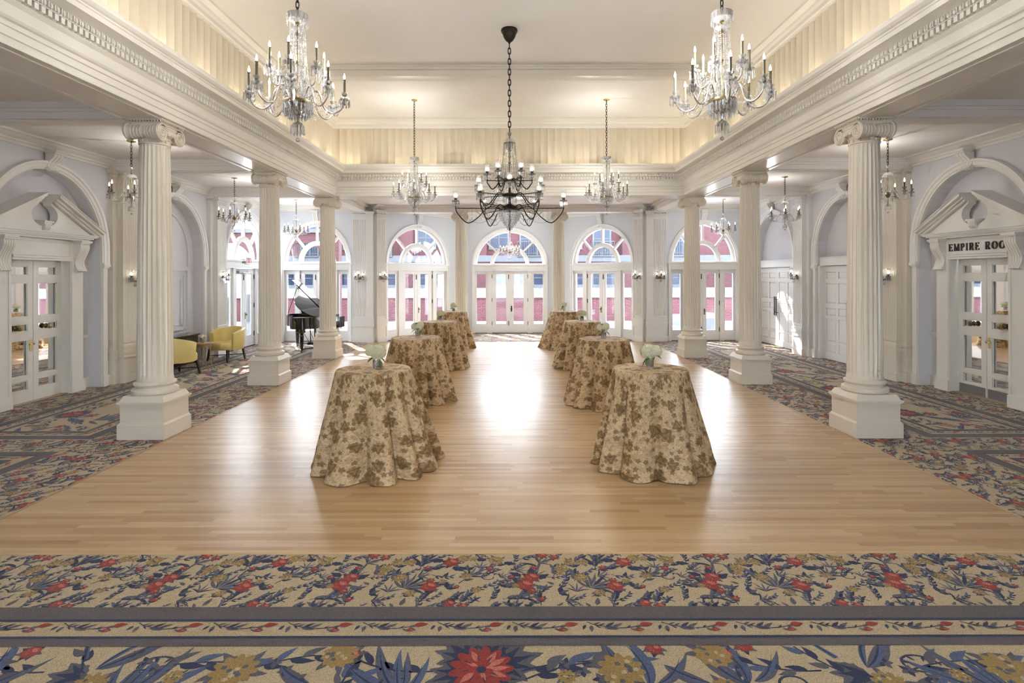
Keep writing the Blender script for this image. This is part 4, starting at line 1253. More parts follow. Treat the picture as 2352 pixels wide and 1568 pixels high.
def arch_window(idx, M, sc, a, b, zs, label, keyed=True, handle='knob'):
    root = structure('window_%d' % idx, label)
    n0, n1 = -.15, -.07
    # moulded surround on the wall and keystone
    mb = MB(M)
    arch_sweep(mb, sc, a, b, zs, .0, [(-.015, -.10), (-.015, .02), (.02, .025), (.03, .045), (.07, .05), (.085, .06), (.09, 0)])
    mb.build('surround', 'white_trim', root, smooth=30)
    if keyed:
        mb = MB(M); console(mb, sc, 4.27, 3.80, .17, .01, .13, 3); mb.build('keystone', 'white_trim', root, smooth=40)
    # fan light
    mb = MB(M)
    arch_sweep(mb, sc, a - .003, b, zs, zs - .03, [(-.095, n0), (-.095, n1), (-.075, n1 + .02), (.0, n1 + .02), (.0, n0)])
    ha, hb = a * .51, b * .51
    arch_sweep(mb, sc, ha, hb, zs, zs - .03, [(-.085, n0), (-.085, n1 + .005), (-.05, n1 + .02), (.03, n1 + .02), (.06, n1 + .005), (.06, n0)])
    for t in (pi / 4, pi / 2, 3 * pi / 4):
        p = (sc - (ha + .03) * cos(t), zs + (hb + .03) * sin(t)); q = (sc - (a - .06) * cos(t), zs + (b - .06) * sin(t))
        bar(mb, p, q, .034, n0, n1 + .012)
    mb.box(sc - a, sc + a, n0, n1 + .015, zs - .01, zs + .045)
    mb.build('fan_frame', 'white_trim', root, smooth=30)
    for k in range(4):
        t0, t1 = k * pi / 4, (k + 1) * pi / 4
        ar = [t0 + (t1 - t0) * i / 8 for i in range(9)]
        pts = [(sc - (a - .08) * cos(t), -.11, zs + .02 + (b - .08) * sin(t)) for t in ar] + [(sc - (ha + .03) * cos(t), -.11, zs + .02 + (hb + .03) * sin(t)) for t in reversed(ar)]
        mb = MB(M); mb.poly(pts); mb.build('fan_pane', 'pane_glass', root)
    mb = MB(M); mb.poly([(sc - (ha - .06) * cos(pi * i / 16), -.11, zs + .02 + (hb - .06) * sin(pi * i / 16)) for i in range(17)]); mb.build('hub_pane', 'pane_glass', root)
    # transom
    zt = zs - .24
    mb = MB(M)
    mb.box(sc - a - .10, sc + a + .10, -.16, .03, zt, zs - .03); mb.box(sc - a - .12, sc + a + .12, -.16, .06, zs - .03, zs); mb.box(sc - a - .11, sc + a + .11, -.16, .045, zs - .05, zs - .03)
    mb.box(sc - a - .105, sc + a + .105, -.16, .04, zt + .06, zt + .075)
    mb.build('transom', 'white_trim', root)
    # posts between side lights and doors
    q = a / 1.32
    for d in (-1, 1):
        mb = MB(M); e0, e1 = sc + d * .68 * q, sc + d * .83 * q
        mb.box(e0, e1, -.15, -.03, 0, zt); mb.box(e0 - d * .015, e1 + d * .015, -.15, -.015, 0, .20); mb.box(e0 - d * .015, e1 + d * .015, -.15, -.015, zt - .05, zt)
        mb.build('post', 'white_trim', root)
        mb = MB(M); s0, s1 = sorted((sc + d * .83 * q, sc + d * a)); g0, g1 = sorted((sc + d * .89 * q, sc + d * (a - .065)))
        framed(mb, s0, s1, 0, zt, g0, g1, .335, 2.22, -.14, -.07)
        sl = mb.build('side_light', 'white_trim', root); pane(M, g0, g1, .335, 2.22, -.105, sl)
        s0, s1 = sorted((sc + d * .004, sc + d * .678 * q)); g0, g1 = sorted((sc + d * .135 * q, sc + d * .525 * q))
        mb = MB(M); framed(mb, s0, s1, .012, zt - .008, g0, g1, .335, 2.22, -.13, -.075)
        leaf = mb.build('door_leaf', 'white_trim', root); pane(M, g0, g1, .335, 2.22, -.105, leaf)
        for z in (.30, 1.17, 2.06):
            mb = MB(M); mb.box(sc + d * .66 * q, sc + d * .685 * q, -.075, -.055, z, z + .14); mb.build('hinge', 'black_iron', leaf)
    mb = MB(M); mb.box(sc - .02, sc + .02, -.142, -.131, .012, zt - .01); mb.build('astragal', 'white_trim', root)
    mb = MB(M); mb.box(sc - a, sc + a, -.25, -.02, -.03, .011); mb.build('threshold', 'stone_white', root)
    d = 1
    mb = MB(M)
    if handle == 'oval':
        mb.lathe([(.001, -.06), (.03, -.062), (.04, -.072), (.04, -.078)], 14, sc + .06, .90, axis='y')
        mb.M = M @ Matrix.Translation((0, 0, 0))
        mb.box(sc + .035, sc + .085, -.078, -.066, .80, 1.02)
        mb.build('handle', 'black_iron', root)
    else:
        mb.box(sc + .03, sc + .075, -.076, -.068, .85, 1.05)
        mb.lathe([(.001, -.02), (.024, -.022), (.03, -.035), (.02, -.05), (.010, -.06), (.010, -.07)], 12, sc + .052, .98, axis='y')
        mb.build('handle', 'antique_brass', root)
    for z in (.28, 2.02):
        mb = MB(M); mb.box(sc - .06, sc - .035, -.076, -.06, z, z + .17); mb.build('door_bolt', 'black_iron', root)
    return root
arch_window(1, FC, 0, WC['a'], WC['b'], WC['zs'], 'arched white French doors at the middle of the far bay', keyed=False, handle='oval')
arch_window(2, FAL, 1.88, WC['a'], WC['b'], WC['zs'], 'arched white French doors on the slanting wall, piano side of the middle doors')
arch_window(3, FAR, 1.88, WC['a'], WC['b'], WC['zs'], 'arched white French doors on the slanting wall, panelled doors side')
arch_window(4, FF, -6.35, WF['a'], WF['b'], WF['zs'], 'arched white French doors directly behind the piano')
arch_window(5, FF, 6.35, WF['a'], WF['b'], WF['zs'], 'arched white French doors in the far corner by the white panelled doors')
w6 = arch_window(6, FL, BAYS[2], AW['a'] - .02, AW['b'] - .02, AW['zs'] - .04, 'arched white glazed exit doors behind the empty yellow chair', keyed=False)
mb = MB(FL); c = BAYS[2]
mb.box(c - .50, c + .05, -.06, .02, 2.24, 2.31); mb.tube([(c - .3, .03, 2.25), (c - .05, .10, 2.22), (c + .25, .03, 2.25)], .012, 6)
mb.build('door_closer', 'steel', w6)
# exit sign over the glazed exit doors
sign = thing('exit_sign', 'small white EXIT sign with red letters above the glazed side doors', 'sign', (-XW + .075, c - .05, 2.52))
mb = MB(); mb.box(-.03, .0, -.15, .15, .0, .20); mb.build('sign_body', 'sign_white', sign)
mb = MB(); mb.box(-.075, -.03, -.05, .05, .07, .13); mb.build('bracket', 'black_iron', sign)
mb = MB(); mb.box(-.06, -.02, -.30, -.17, .02, .12); mb.build('emergency_lamp', 'black_iron', sign)

def letter_strokes(ch):
    """serif capitals on a unit-high box: list of (x0, z0, x1, z1, weight)"""
    T, t = .17, .06
    if ch == 'E': return .62, [((.12, 0), (.12, 1), T), ((.02, .03), (.58, .03), t), ((.02, .97), (.56, .97), t), ((.12, .52), (.42, .52), t), ((.56, .0), (.60, .22), t), ((.55, 1), (.57, .80), t), ((.42, .40), (.42, .64), t)]
    if ch == 'M': return .92, [((.12, 0), (.12, 1), t), ((.12, 1), (.46, .05), T), ((.46, .05), (.78, 1), t), ((.78, 0), (.78, 1), T), ((.0, .03), (.24, .03), t), ((.64, .03), (.92, .03), t), ((.0, .97), (.14, .97), t), ((.76, .97), (.92, .97), t)]
    if ch == 'P' or ch == 'R':
        st = [((.14, 0), (.14, 1), T), ((.02, .03), (.28, .03), t), ((.02, .97), (.36, .97), t)]
        pts = [(.34 + .22 * cos(a), .73 + .24 * sin(a)) for a in [pi / 2 - i * pi / 8 for i in range(9)]]
        for p, q in zip(pts, pts[1:]): st.append((p, q, .13))
        st.append(((.14, .49), (.36, .49), t))
        if ch == 'R': st += [((.34, .49), (.60, .02), T), ((.52, .03), (.72, .03), t)]
        return (.62 if ch == 'P' else .72), st
    if ch == 'I': return .34, [((.17, 0), (.17, 1), T), ((.04, .03), (.30, .03), t), ((.04, .97), (.30, .97), t)]
    if ch == 'O':
        pts = [(.42 + .34 * cos(2 * pi * i / 20), .5 + .47 * sin(2 * pi * i / 20)) for i in range(21)]
        return .84, [(p, q, .07 + .10 * abs(cos(2 * pi * (i + .5) / 20))) for i, (p, q) in enumerate(zip(pts, pts[1:]))]
    if ch == 'X': return .66, [((.10, 1), (.56, 0), T), ((.56, 1), (.10, 0), T)]
    if ch == 'T': return .62, [((.31, 0), (.31, 1), T), ((.02, .93), (.60, .93), .13)]
    return .45, []
def write(txt, parent, M, s0, z0, h, n0, n1, mat, mirror=False, gap=.12):
    x = s0; k = -1 if mirror else 1
    for ch in txt:
        w, st = letter_strokes(ch)
        if st:
            mb = MB(M)
            for (ax, az), (bx, bz), wt in st:
                bar(mb, (x + k * ax * h, z0 + az * h), (x + k * bx * h, z0 + bz * h), wt * h / 2, n0, n1)
            mb.build('letter', mat, parent)
        x += k * (w + gap) * h
    return x
write('EXIT', sign, Matrix(((0, 1, 0, 0), (1, 0, 0, 0), (0, 0, 1, 0), (0, 0, 0, 1))), -.125, .03, .14, .001, .004, 'sign_red', gap=.02)

# ---------------------------------------------------------------- pedimented doors of the first bay
def pediment_door(idx, M, c, label, kick, text=None, flip=1):
    root = structure('door_%d' % idx, label)
    nb = -.25
    mb = MB(M)
    for d in (-1, 1):                                   # casing
        mb.box(c + d * .60, c + d * .90, nb, -.10, 0, 2.80); mb.box(c + d * .62, c + d * .66, -.10, -.085, .22, 2.42)
        mb.box(c + d * .603, c + d * .93, nb, -.075, 0, .20)
        mb.box(c + d * .5985, c + d * .66, nb - .09, nb + .01, 0, 2.43)
    mb.box(c - .897, c + .897, nb, -.102, 2.42, 2.797)
    mb.box(c - .60, c + .60, -.10, -.07, 2.46, 2.49); mb.box(c - .60, c + .60, -.10, -.085, 2.42, 2.45)
    mb.box(c - .60, c + .60, -.10, -.08, 2.50, 2.515); mb.box(c - .60, c + .60, -.10, -.08, 2.745, 2.76)
    mb.build('casing', 'cream', root)
    for d in (-1, 1):
        mb = MB(M); console(mb, c + d * .78, 2.80, 2.24, .22, -.10, .14, 5); mb.build('console', 'cream', root, smooth=40)
    # horizontal cornice
    mb = MB(M)
    for e, n, z0, z1 in ((.98, -.02, 2.80, 2.835), (1.02, .02, 2.835, 2.86), (1.06, .05, 2.86, 2.895), (1.09, .075, 2.895, 2.915)): mb.box(c - e, c + e, nb, n, z0, z1)
    mb.build('cornice', 'cream', root)
    # tympanum with its round cut-out
    zb, ap, hw = 2.915, 3.50, 1.06
    arc = [(.27 * cos(t), 3.20 + .20 * sin(t)) for t in [radians(62) - i * radians(304) / 28 for i in range(29)]]
    slope = (ap - zb) / hw
    pts = [(-hw, zb), (hw, zb), (.13, ap - .13 * slope)] + arc + [(-.13, ap - .13 * slope)]
    mb = MB(M); mb.prism([(c + u, z) for u, z in pts], lambda u, z, t: (u, t, z), -.20, -.06)
    mb.build('tympanum', 'cream', root, smooth=40)
    # raking cornices, broken at the middle
    mb = MB(M)
    ang = atan2(ap - zb, hw)
    for d in (-1, 1):
        for (o0, o1, n) in ((.0, .035, .0), (.035, .075, .04), (.075, .115, .10), (.115, .13, .12)):
            p0, p1 = (c + d * 1.16, zb - .04), (c + d * .13, ap - .13 * slope + .0)
            nx, nz = d * sin(ang), cos(ang)
            q = [(p0[0] + nx * o0, p0[1] + nz * o0), (p1[0], p1[1] + o0 / cos(ang)), (p1[0], p1[1] + o1 / cos(ang)), (p0[0] + nx * o1, p0[1] + nz * o1)]
            mb.prism(q, lambda u, z, t: (u, t, z), nb, n)
    mb.build('raking_cornice', 'cream', root)
    mb = MB(M)
    mb.box(c - .10, c + .10, -.2, .02, 3.07, 3.10); mb.box(c - .08, c + .08, -.2, .0, 3.04, 3.07)
    for k in range(5): mb.prism([(-.2, 2.94), (-.04, 2.94), (-.01, 2.98), (.0, 3.04), (-.2, 3.04)], lambda u, z, t: (t, u, z), c - .065 + k * .027, c - .065 + k * .027 + .02)
    mb.build('pedestal_block', 'cream', root)
    # niche dado
    for d in (-1, 1):
        mb = MB(M); mb.box(c + d * .90, c + d * 1.22, nb, nb + .025, .985, 1.02); mb.box(c + d * .90, c + d * 1.22, nb, nb + .015, .96, .985); mb.box(c + d * .93, c + d * 1.22, nb, nb + .03, 0, .20)
        mb.build('dado_rail', 'cream', root)
    # two leaves with five mirrored lights each
    rows = ((.21, .375), (.453, 1.064), (1.206, 1.337), (1.453, 2.035), (2.16, 2.316))
    nL = -.30
    for d in (-1, 1):
        s0, s1 = sorted((c + d * .004, c + d * .598)); g0, g1 = sorted((c + d * .105, c + d * .495))
        mb = MB(M)
        mb.box(s0, g0, nL - .03, nL + .03, .012, 2.42); mb.box(g1, s1, nL - .03, nL + .03, .012, 2.42)
        zz = [.012] + [z for r in rows for z in r] + [2.42]
        for z0, z1 in zip(zz[0::2], zz[1::2]): mb.box(g0, g1, nL - .03, nL + .03, z0, z1)
        for z0, z1 in rows:
            e = .014
            for A in ((g0, g0 + e, z0, z1), (g1 - e, g1, z0, z1), (g0, g1, z0, z0 + e), (g0, g1, z1 - e, z1)): mb.box(A[0], A[1], nL, nL + .022, A[2], A[3])
        leaf = mb.build('door_leaf', 'cream', root)
        for z0, z1 in rows: pane(M, g0, g1, z0, z1, nL - .005, leaf, 'mirror')
        zc = 1.272; sc = c + d * .30
        mb = MB(M)
        mb.lathe([(.001, nL + .10), (.016, nL + .098), (.018, nL + .09), (.030, nL + .088), (.032, nL + .078), (.047, nL + .074), (.05, nL + .06), (.042, nL + .05), (.022, nL + .044), (.020, nL + .02), (.034, nL + .012), (.045, nL - .003), (.001, nL - .004)], 22, sc, zc, axis='y')
        mb.build('door_knob', 'antique_brass', leaf, smooth=40)
        if kick:
            mb = MB(M); mb.box(s0 + .02, s1 - .02, nL + .03, nL + .035, .015, .175); mb.build('kick_plate', 'steel', leaf)
    mb = MB(M); d = -flip
    mb.box(c + d * .03, c + d * .07, nL + .03, nL + .036, .87, 1.06)
    mb.tube([(c + d * .05, nL + .03, .99), (c + d * .05, nL + .075, .99), (c + d * .13, nL + .08, .985)], [.012, .012, .016], 8)
    mb.ball((c + d * .05, nL + .08, .99), .02, 8, 6)
    mb.build('lever_handle', 'brass', root, smooth=40)
    mb = MB(M); mb.box(c - .60, c + .60, nb - .12, nb + .1, 0, .012); mb.build('threshold', 'tan_wood', root)
    mb = MB(M); mb.box(c - 1.3, c + 1.3, -.5, nL - .04, 0, 3.0); mb.build('backing', 'wall_paint', root)
    if text:
        # read from inside the room: the right-hand wall runs from far to near
        n = 0; wd = sum((letter_strokes(ch)[0] + .24) * .13 for ch in text)
        write(text, root, M, c + flip * wd / 2 - .07, 2.565, .13, -.10, -.085, 'letter_black', mirror=flip > 0, gap=.24)
    return root
pediment_door(1, FL, BAYS[0], 'pedimented double doors with mirrored panes and no kick plates', False, flip=1)
pediment_door(2, FRT, BAYS[0], 'pedimented double doors lettered EMPIRE ROOM with steel kick plates', True, 'EMPIRE ROOM', flip=1)

# ---------------------------------------------------------------- panelled sliding doors and the blind niche
def panel_doors(idx, M, c, label):
    root = structure('door_%d' % idx, label)
    mb = MB(M)
    mb.box(c - 1.20, c + 1.20, -.25, -.06, 2.38, 2.60); mb.box(c - 1.22, c + 1.22, -.25, -.04, 2.57, 2.60)
    mb.build('header', 'white_trim', root)
    mb = MB(M)
    for d in (-1, 1): mb.box(c + d * 1.13, c + d * 1.22, -.25, -.02, 0, 2.38); mb.box(c + d * 1.12, c + d * 1.22, -.25, .0, 0, .2)
    mb.build('jamb', 'white_trim', root)
    rows = ((.19, .43), (.47, 1.04), (1.12, 1.31), (1.43, 1.93), (2.05, 2.22))
    for d in (-1, 1):
        s0, s1 = sorted((c + d * .004, c + d * 1.13)); w = s1 - s0
        mb = MB(M); mb.box(s0, s1, -.20, -.16, .012, 2.37)
        cols = [(s0 + .10, s0 + w / 2 - .055), (s0 + w / 2 + .055, s1 - .10)]
        # rails and stiles proud of the sunk panels
        n0, n1 = -.16, -.135
        mb.box(s0, cols[0][0], n0, n1, .012, 2.37); mb.box(cols[0][1], cols[1][0], n0, n1, .012, 2.37); mb.box(cols[1][1], s1, n0, n1, .012, 2.37)
        zz = [.012] + [z for r in rows for z in r] + [2.37]
        for z0, z1 in zip(zz[0::2], zz[1::2]):
            for a, b in cols: mb.box(a, b, n0, n1, z0, z1)
        leaf = mb.build('door_leaf', 'white_trim', root)
        for z0, z1 in rows:
            for a, b in cols:
                m2 = MB(M); e = .035
                v = [(a, -.160, z0), (b, -.160, z0), (b, -.160, z1), (a, -.160, z1), (a + e, -.145, z0 + e), (b - e, -.145, z0 + e), (b - e, -.145, z1 - e), (a + e, -.145, z1 - e)]
                m2.add(v, [(0, 1, 5, 4), (1, 2, 6, 5), (2, 3, 7, 6), (3, 0, 4, 7), (4, 5, 6, 7)]); m2.build('panel', 'white_trim', leaf)
        m2 = MB(M); x = c + d * .055
        m2.tube([(x, -.07, .93), (x, -.07, 1.50)], .016, 8)
        for z in (1.02, 1.41): m2.tube([(x, -.14, z), (x, -.07, z)], .010, 6)
        m2.build('pull_handle', 'bronze', leaf)
    return root
panel_doors(3, FRT, BAYS[1], 'white panelled double doors with long pulls, nearer the EMPIRE ROOM doors')
panel_doors(4, FRT, BAYS[2], 'white panelled double doors with long pulls, in the far corner under slanting sunlight')

niche = structure('wall_niche', 'panelled blind niche behind the first yellow chair')
mb = MB(FL); c = BAYS[1]
mb.box(c - 1.2, c + 1.2, -.25, -.20, 2.33, 2.38); mb.box(c - 1.2, c + 1.2, -.25, -.21, 2.28, 2.33)
for d in (-1, 1):
    mb.box(c + d * .90, c + d * 1.06, -.25, -.205, .72, 2.28)
arch_sweep(mb, c, .98, 1.06, 2.66, 2.40, [(-.03, -.25), (-.03, -.215), (.0, -.205), (.03, -.215), (.03, -.25)])
for z0, z1 in ((.80, 2.2),):
    e = .035
    for A in ((c - .80, c - .80 + e, z0, z1), (c + .80 - e, c + .80, z0, z1), (c - .8, c + .8, z0, z0 + e), (c - .8, c + .8, z1 - e, z1)): mb.box(A[0], A[1], -.25, -.215, A[2], A[3])
    for A in ((c - .66, c - .64, z0 + .14, z1 - .14), (c + .64, c + .66, z0 + .14, z1 - .14), (c - .66, c + .66, z0 + .14, z0 + .16), (c - .66, c + .66, z1 - .16, z1 - .14)): mb.box(A[0], A[1], -.25, -.225, A[2], A[3])
mb.build('niche_panelling', 'wall_paint', niche, smooth=30)
con = thing('console_cabinet', 'low black cabinet in the niche behind the first yellow chair', 'cabinet', (-XW - .04, BAYS[1] - .05, 0))
mb = MB(); mb.box(-.19, .19, -.78, .78, .06, .68); mb.build('body', 'black_iron', con)
mb = MB(); mb.box(-.20, .22, -.82, .82, .68, .715); mb.build('top', 'piano_black', con)
for k in range(3):
    mb = MB(); mb.box(.19, .205, -.75 + k * .51, -.27 + k * .51, .10, .64); dr = mb.build('door', 'black_iron', con)
for x in (-.15, .15):
    for y in (-.74, .74): mb = MB(); mb.box(x - .03, x + .03, y - .03, y + .03, 0, .06); mb.build('foot', 'black_iron', con)
# ---------------------------------------------------------------- chandeliers and sconces
def curve(pts, n=8):
    """Catmull-Rom through 2D (r, z) control points"""
    out = []
    P = [pts[0]] + list(pts) + [pts[-1]]
    for i in range(1, len(P) - 2):
        for k in range(n):
            t = k / n
            q = []
            for d in range(2):
                a, b, c, e = P[i - 1][d], P[i][d], P[i + 1][d], P[i + 2][d]
                q.append(.5 * (2 * b + (c - a) * t + (2 * a - 5 * b + 4 * c - e) * t * t + (3 * b - a - 3 * c + e) * t ** 3))
            out.append(tuple(q))
    out.append(pts[-1])
    return out

def polar(pts, a):
    return [(r * cos(a), r * sin(a), z) for r, z in pts]

def chain(mb, z0, z1, ln=.06, r=.0055, w=.016):
    n = max(2, round((z0 - z1) / ln)); ln = (z0 - z1) / n
    for i in range(n):
        zc = z0 - (i + .5) * ln; h = ln * .62; pts = []
        for k in range(10):
            a = 2 * pi * k / 10
            x = w * cos(a); z = zc + (h - w if sin(a) > 0 else -(h - w)) * (1 if abs(sin(a)) > .01 else 0) + w * sin(a)
            pts.append((x, 0, z) if i % 2 else (0, x, z))
        mb.tube(pts, r, 5, closed=True)

def beads(mb, pts, r, gap=None, alt=None):
    """faceted beads along a polyline"""
    gap = gap or r * 2.2
    P = [Vector(p) for p in pts]; d = 0.0; nxt = gap / 2; i = 0
    for a, b in zip(P, P[1:]):
        seg = (b - a).length
        while nxt <= d + seg:
            q = a + (b - a) * ((nxt - d) / seg); rr = r * (alt if alt and i % 2 else 1)
            mb.octa(tuple(q), rr, rr * 1.05); nxt += gap; i += 1
        d += seg

def catenary(p, q, sag, n=10):
    p, q = Vector(p), Vector(q)
    return [tuple(p + (q - p) * (i / n) + Vector((0, 0, -sag * 4 * (i / n) * (1 - i / n)))) for i in range(n + 1)]

def candle_arm(root, ang, path, cand_h, cand_r, cand_mat, metal, tube_r, shade=False, power=0.0, drops=10, drop_h=.075, dish_r=.055, metal2=None):
    """one branch: arm, dish with prisms, candle, bulb (and a hurricane shade)"""
    pts = curve(path, 8)
    mb = MB(); mb.tube(polar(pts, ang), tube_r, 7)
    arm = mb.build('arm', metal, root, smooth=60)
    r, z = path[-1]; x, y = r * cos(ang), r * sin(ang)
    mb = MB()
    sc = lambda a: 1 + .10 * cos(8 * a)
    mb.lathe([(.004, z + .012), (dish_r * .55, z + .008), (dish_r, z + .030), (dish_r * 1.03, z + .034), (dish_r * .6, z + .014), (.006, z + .018)], 16, x, y, scallop=sc)
    mb.lathe([(.006, z + .055), (.020, z + .058), (.036, z + .085), (.037, z + .088), (.020, z + .064), (.008, z + .06)], 14, x, y)
    mb.lathe([(.004, z - .045), (.018, z - .03), (.024, z - .012), (.016, z + .01)], 10, x, y)
    mb.build('drip_dish', 'crystal', arm, smooth=30)
    mb = MB()
    for k in range(drops):
        a = 2 * pi * k / drops + ang
        px, py = x + dish_r * .98 * cos(a), y + dish_r * .98 * sin(a)
        mb.octa((px, py, z + .018), .008); mb.drop((px, py, z + .008), .0085, drop_h)
    mb.build('prism_fringe', 'crystal', arm, kind='stuff')
    zc = z + .06
    mb = MB()
    mb.lathe([(.001, zc - .05), (cand_r * 1.35, zc - .045), (cand_r * 1.35, zc), (cand_r, zc + .003), (cand_r, zc + cand_h - .012), (cand_r * 1.2, zc + cand_h - .010), (cand_r * 1.2, zc + cand_h), (.001, zc + cand_h)], 12, x, y)
    mb.build('candle', cand_mat, arm, smooth=40)
    zb = zc + cand_h
    mb = MB(); rb = max(.011, cand_r * .95)
    mb.lathe([(rb * .55, zb), (rb, zb + .018), (rb * .95, zb + .03), (rb * .5, zb + .05), (.001, zb + .068)], 10, x, y)
    mb.build('bulb', 'bulb', arm, smooth=180)
    if shade:
        mb = MB()
        mb.lathe([(.020, zc + .0), (.035, zc + .02), (.042, zc + .05), (.038, zc + .08), (.036, zc + .095), (.042, zc + .115), (.052, zc + .135), (.051, zc + .135), (.035, zc + .095), (.041, zc + .05), (.034, zc + .022), (.02, zc + .002)], 18, x, y)
        mb.build('glass_shade', 'shade_glass', arm, smooth=60)
    if power: bulb_light(arm, (x, y, zb + .034), power, .014)
    return arm, (x, y, z)

def crystal_chandelier(name, zc_top, arms, upper, drop_scale=1.0, power=P_BIG, cand_mat='candle_olive', light_every=4):
    """large two-tier crystal chandelier; origin at the ceiling rose; zc_top = height of the glass crown below it"""
    root = empty(name)
    o = -zc_top                                            # crown top, negative z
    mb = MB(); mb.lathe([(.001, -.002), (.065, -.002), (.068, -.012), (.05, -.022), (.02, -.03), (.012, -.05), (.001, -.05)], 20); mb.build('ceiling_rose', 'brass', root, smooth=40)
    mb = MB(); chain(mb, -.045, o + .0, .062, .0055, .0165); mb.build('chain', 'bronze', root)
    mb = MB()
    mb.lathe([(.001, o), (.007, o), (.007, o - .09), (.022, o - .095), (.022, o - .115), (.007, o - .12), (.007, o - .20), (.024, o - .205), (.02, o - .23), (.007, o - .235), (.007, o - .5), (.02, o - .505), (.02, o - .53), (.007, o - .535), (.007, o - .9), (.035, o - .92), (.02, o - 1.0), (.009, o - 1.02), (.009, o - 1.25), (.001, o - 1.25)], 12)
    mb.build('stem', 'antique_brass', root, smooth=40)
    mb = MB(); mb.lathe([(.02, o - .10), (.06, o - .098), (.10, o - .075), (.108, o - .01), (.106, o - .008), (.096, o - .07), (.055, o - .09), (.02, o - .093)], 22)
    mb.lathe([(.01, o - .19), (.05, o - .185), (.075, o - .165), (.073, o - .163), (.045, o - .18), (.01, o - .184)], 18)
    mb.lathe([(.01, o - .56), (.03, o - .57), (.035, o - .60), (.02, o - .64)], 12); mb.lathe([(.01, o - .74), (.045, o - .755), (.05, o - .79), (.02, o - .83)], 12)
    mb.build('crown', 'crystal', root, smooth=30)
    mb = MB()
    for k in range(14):
        a = 2 * pi * k / 14; mb.octa((.107 * cos(a), .107 * sin(a), o - .02), .008); mb.drop((.107 * cos(a), .107 * sin(a), o - .03), .009, .11)
    mb.build('crown_prisms', 'crystal', root, kind='stuff')
    mb = MB()
    for k in range(18):
        a = 2 * pi * k / 18
        pts = [((.074 + .072 * t ** 1.6) * cos(a), (.074 + .072 * t ** 1.6) * sin(a), o - .17 - .78 * t) for t in [i / 12 for i in range(13)]]
        beads(mb, pts, .0095, .0215, .75)
        if k % 2:
            pts = [((.03 + .06 * t ** 1.2) * cos(a), (.03 + .06 * t ** 1.2) * sin(a), o - .24 - .64 * t) for t in [i / 12 for i in range(13)]]
            beads(mb, pts, .009, .021, .75)
    for k in range(12):
        a = 2 * pi * k / 12
        for rr, zz, hh in ((.05, .62, .07), (.065, .80, .09)): mb.drop((rr * cos(a), rr * sin(a), o - zz), .009, hh)
    mb.build('bead_strands', 'crystal', root, kind='stuff')
    zb = o - .955
    mb = MB(); mb.lathe([(.01, zb + .05), (.11, zb + .04), (.145, zb + .025), (.15, zb + .005), (.145, zb - .012), (.02, zb - .02)], 28); mb.build('bowl_ring', 'antique_brass', root, smooth=40)
    mb = MB(); mb.lathe([(.145, zb - .01), (.13, zb - .06), (.08, zb - .10), (.02, zb - .115)], 20); mb.build('bowl', 'crystal', root, smooth=30)
    mb = MB()
    for rr, h, n, dz in ((.152, .09, 26, 0), (.125, .08, 20, -.045), (.085, .07, 14, -.085)):
        for k in range(n):
            a = 2 * pi * k / n; mb.octa((rr * cos(a), rr * sin(a), zb - .005 + dz), .009); mb.drop((rr * cos(a), rr * sin(a), zb - .02 + dz), .010, h)
    mb.build('bowl_prisms', 'crystal', root, kind='stuff')
    mb = MB(); zp = o - 1.16
    mb.lathe([(.01, zp + .02), (.05, zp), (.07, zp - .03), (.068, zp - .032), (.045, zp - .008), (.01, zp + .01)], 16); mb.build('pendant_dish', 'crystal', root, smooth=30)
    mb = MB(); mb.lathe([(.008, zp + .10), (.024, zp + .08), (.012, zp + .03)], 10); mb.build('glass_knop', 'crystal', root, smooth=30)
    mb = MB(); mb.ball((0, 0, o - 1.335), .022, 12, 8); mb.build('finial_ball', 'crystal', root, smooth=60)
    mb = MB()
    for k in range(12):
        a = 2 * pi * k / 12; mb.drop((.069 * cos(a), .069 * sin(a), zp - .03), .009, .095)
    for k in range(6):
        a = 2 * pi * k / 6; mb.drop((.035 * cos(a), .035 * sin(a), zp - .02), .010, .12)
    mb.build('pendant_prisms', 'crystal', root, kind='stuff')
    ends = []
    for k in range(arms):
        a = 2 * pi * (k + .3) / arms
        _, e = candle_arm(root, a, [(.10, zb + .03), (.17, zb + .15), (.22, zb + .12), (.27, zb - .03), (.36, zb - .075), (.44, zb - .03), (.475, zb + .06)], .175, .013, cand_mat, 'silver_arm', .009, power=power if k % light_every == 0 else 0)
        ends.append((a, e))
    for k in range(upper):
        a = 2 * pi * (k + .55) / upper
        candle_arm(root, a, [(.06, zb + .05), (.10, zb + .22), (.15, zb + .20), (.20, zb + .16), (.255, zb + .20), (.275, zb + .31)], .17, .013, cand_mat, 'silver_arm', .008, power=power if k == 2 else 0)
    mb = MB()
    for i, (a, e) in enumerate(ends):
        e2 = ends[(i + 1) % arms][1]
        beads(mb, catenary((e[0] * .96, e[1] * .96, e[2] + .0), (.15 * cos(a), .15 * sin(a), zb), .10), .0085, .019, .75)
        beads(mb, catenary((e[0] * .7, e[1] * .7, e[2] - .1), (e2[0] * .7, e2[1] * .7, e2[2] - .1), .05), .008, .019, .75)
        beads(mb, catenary((e[0] * .98, e[1] * .98, e[2]), (e2[0] * .98, e2[1] * .98, e2[2]), .09), .0085, .02, .75)
        beads(mb, catenary((.27 * cos(a + .2), .27 * sin(a + .2), zb + .31), (.15 * cos(a), .15 * sin(a), zb + .02), .04), .008, .019, .75)
    mb.build('bead_swags', 'crystal', root, kind='stuff')
    return root

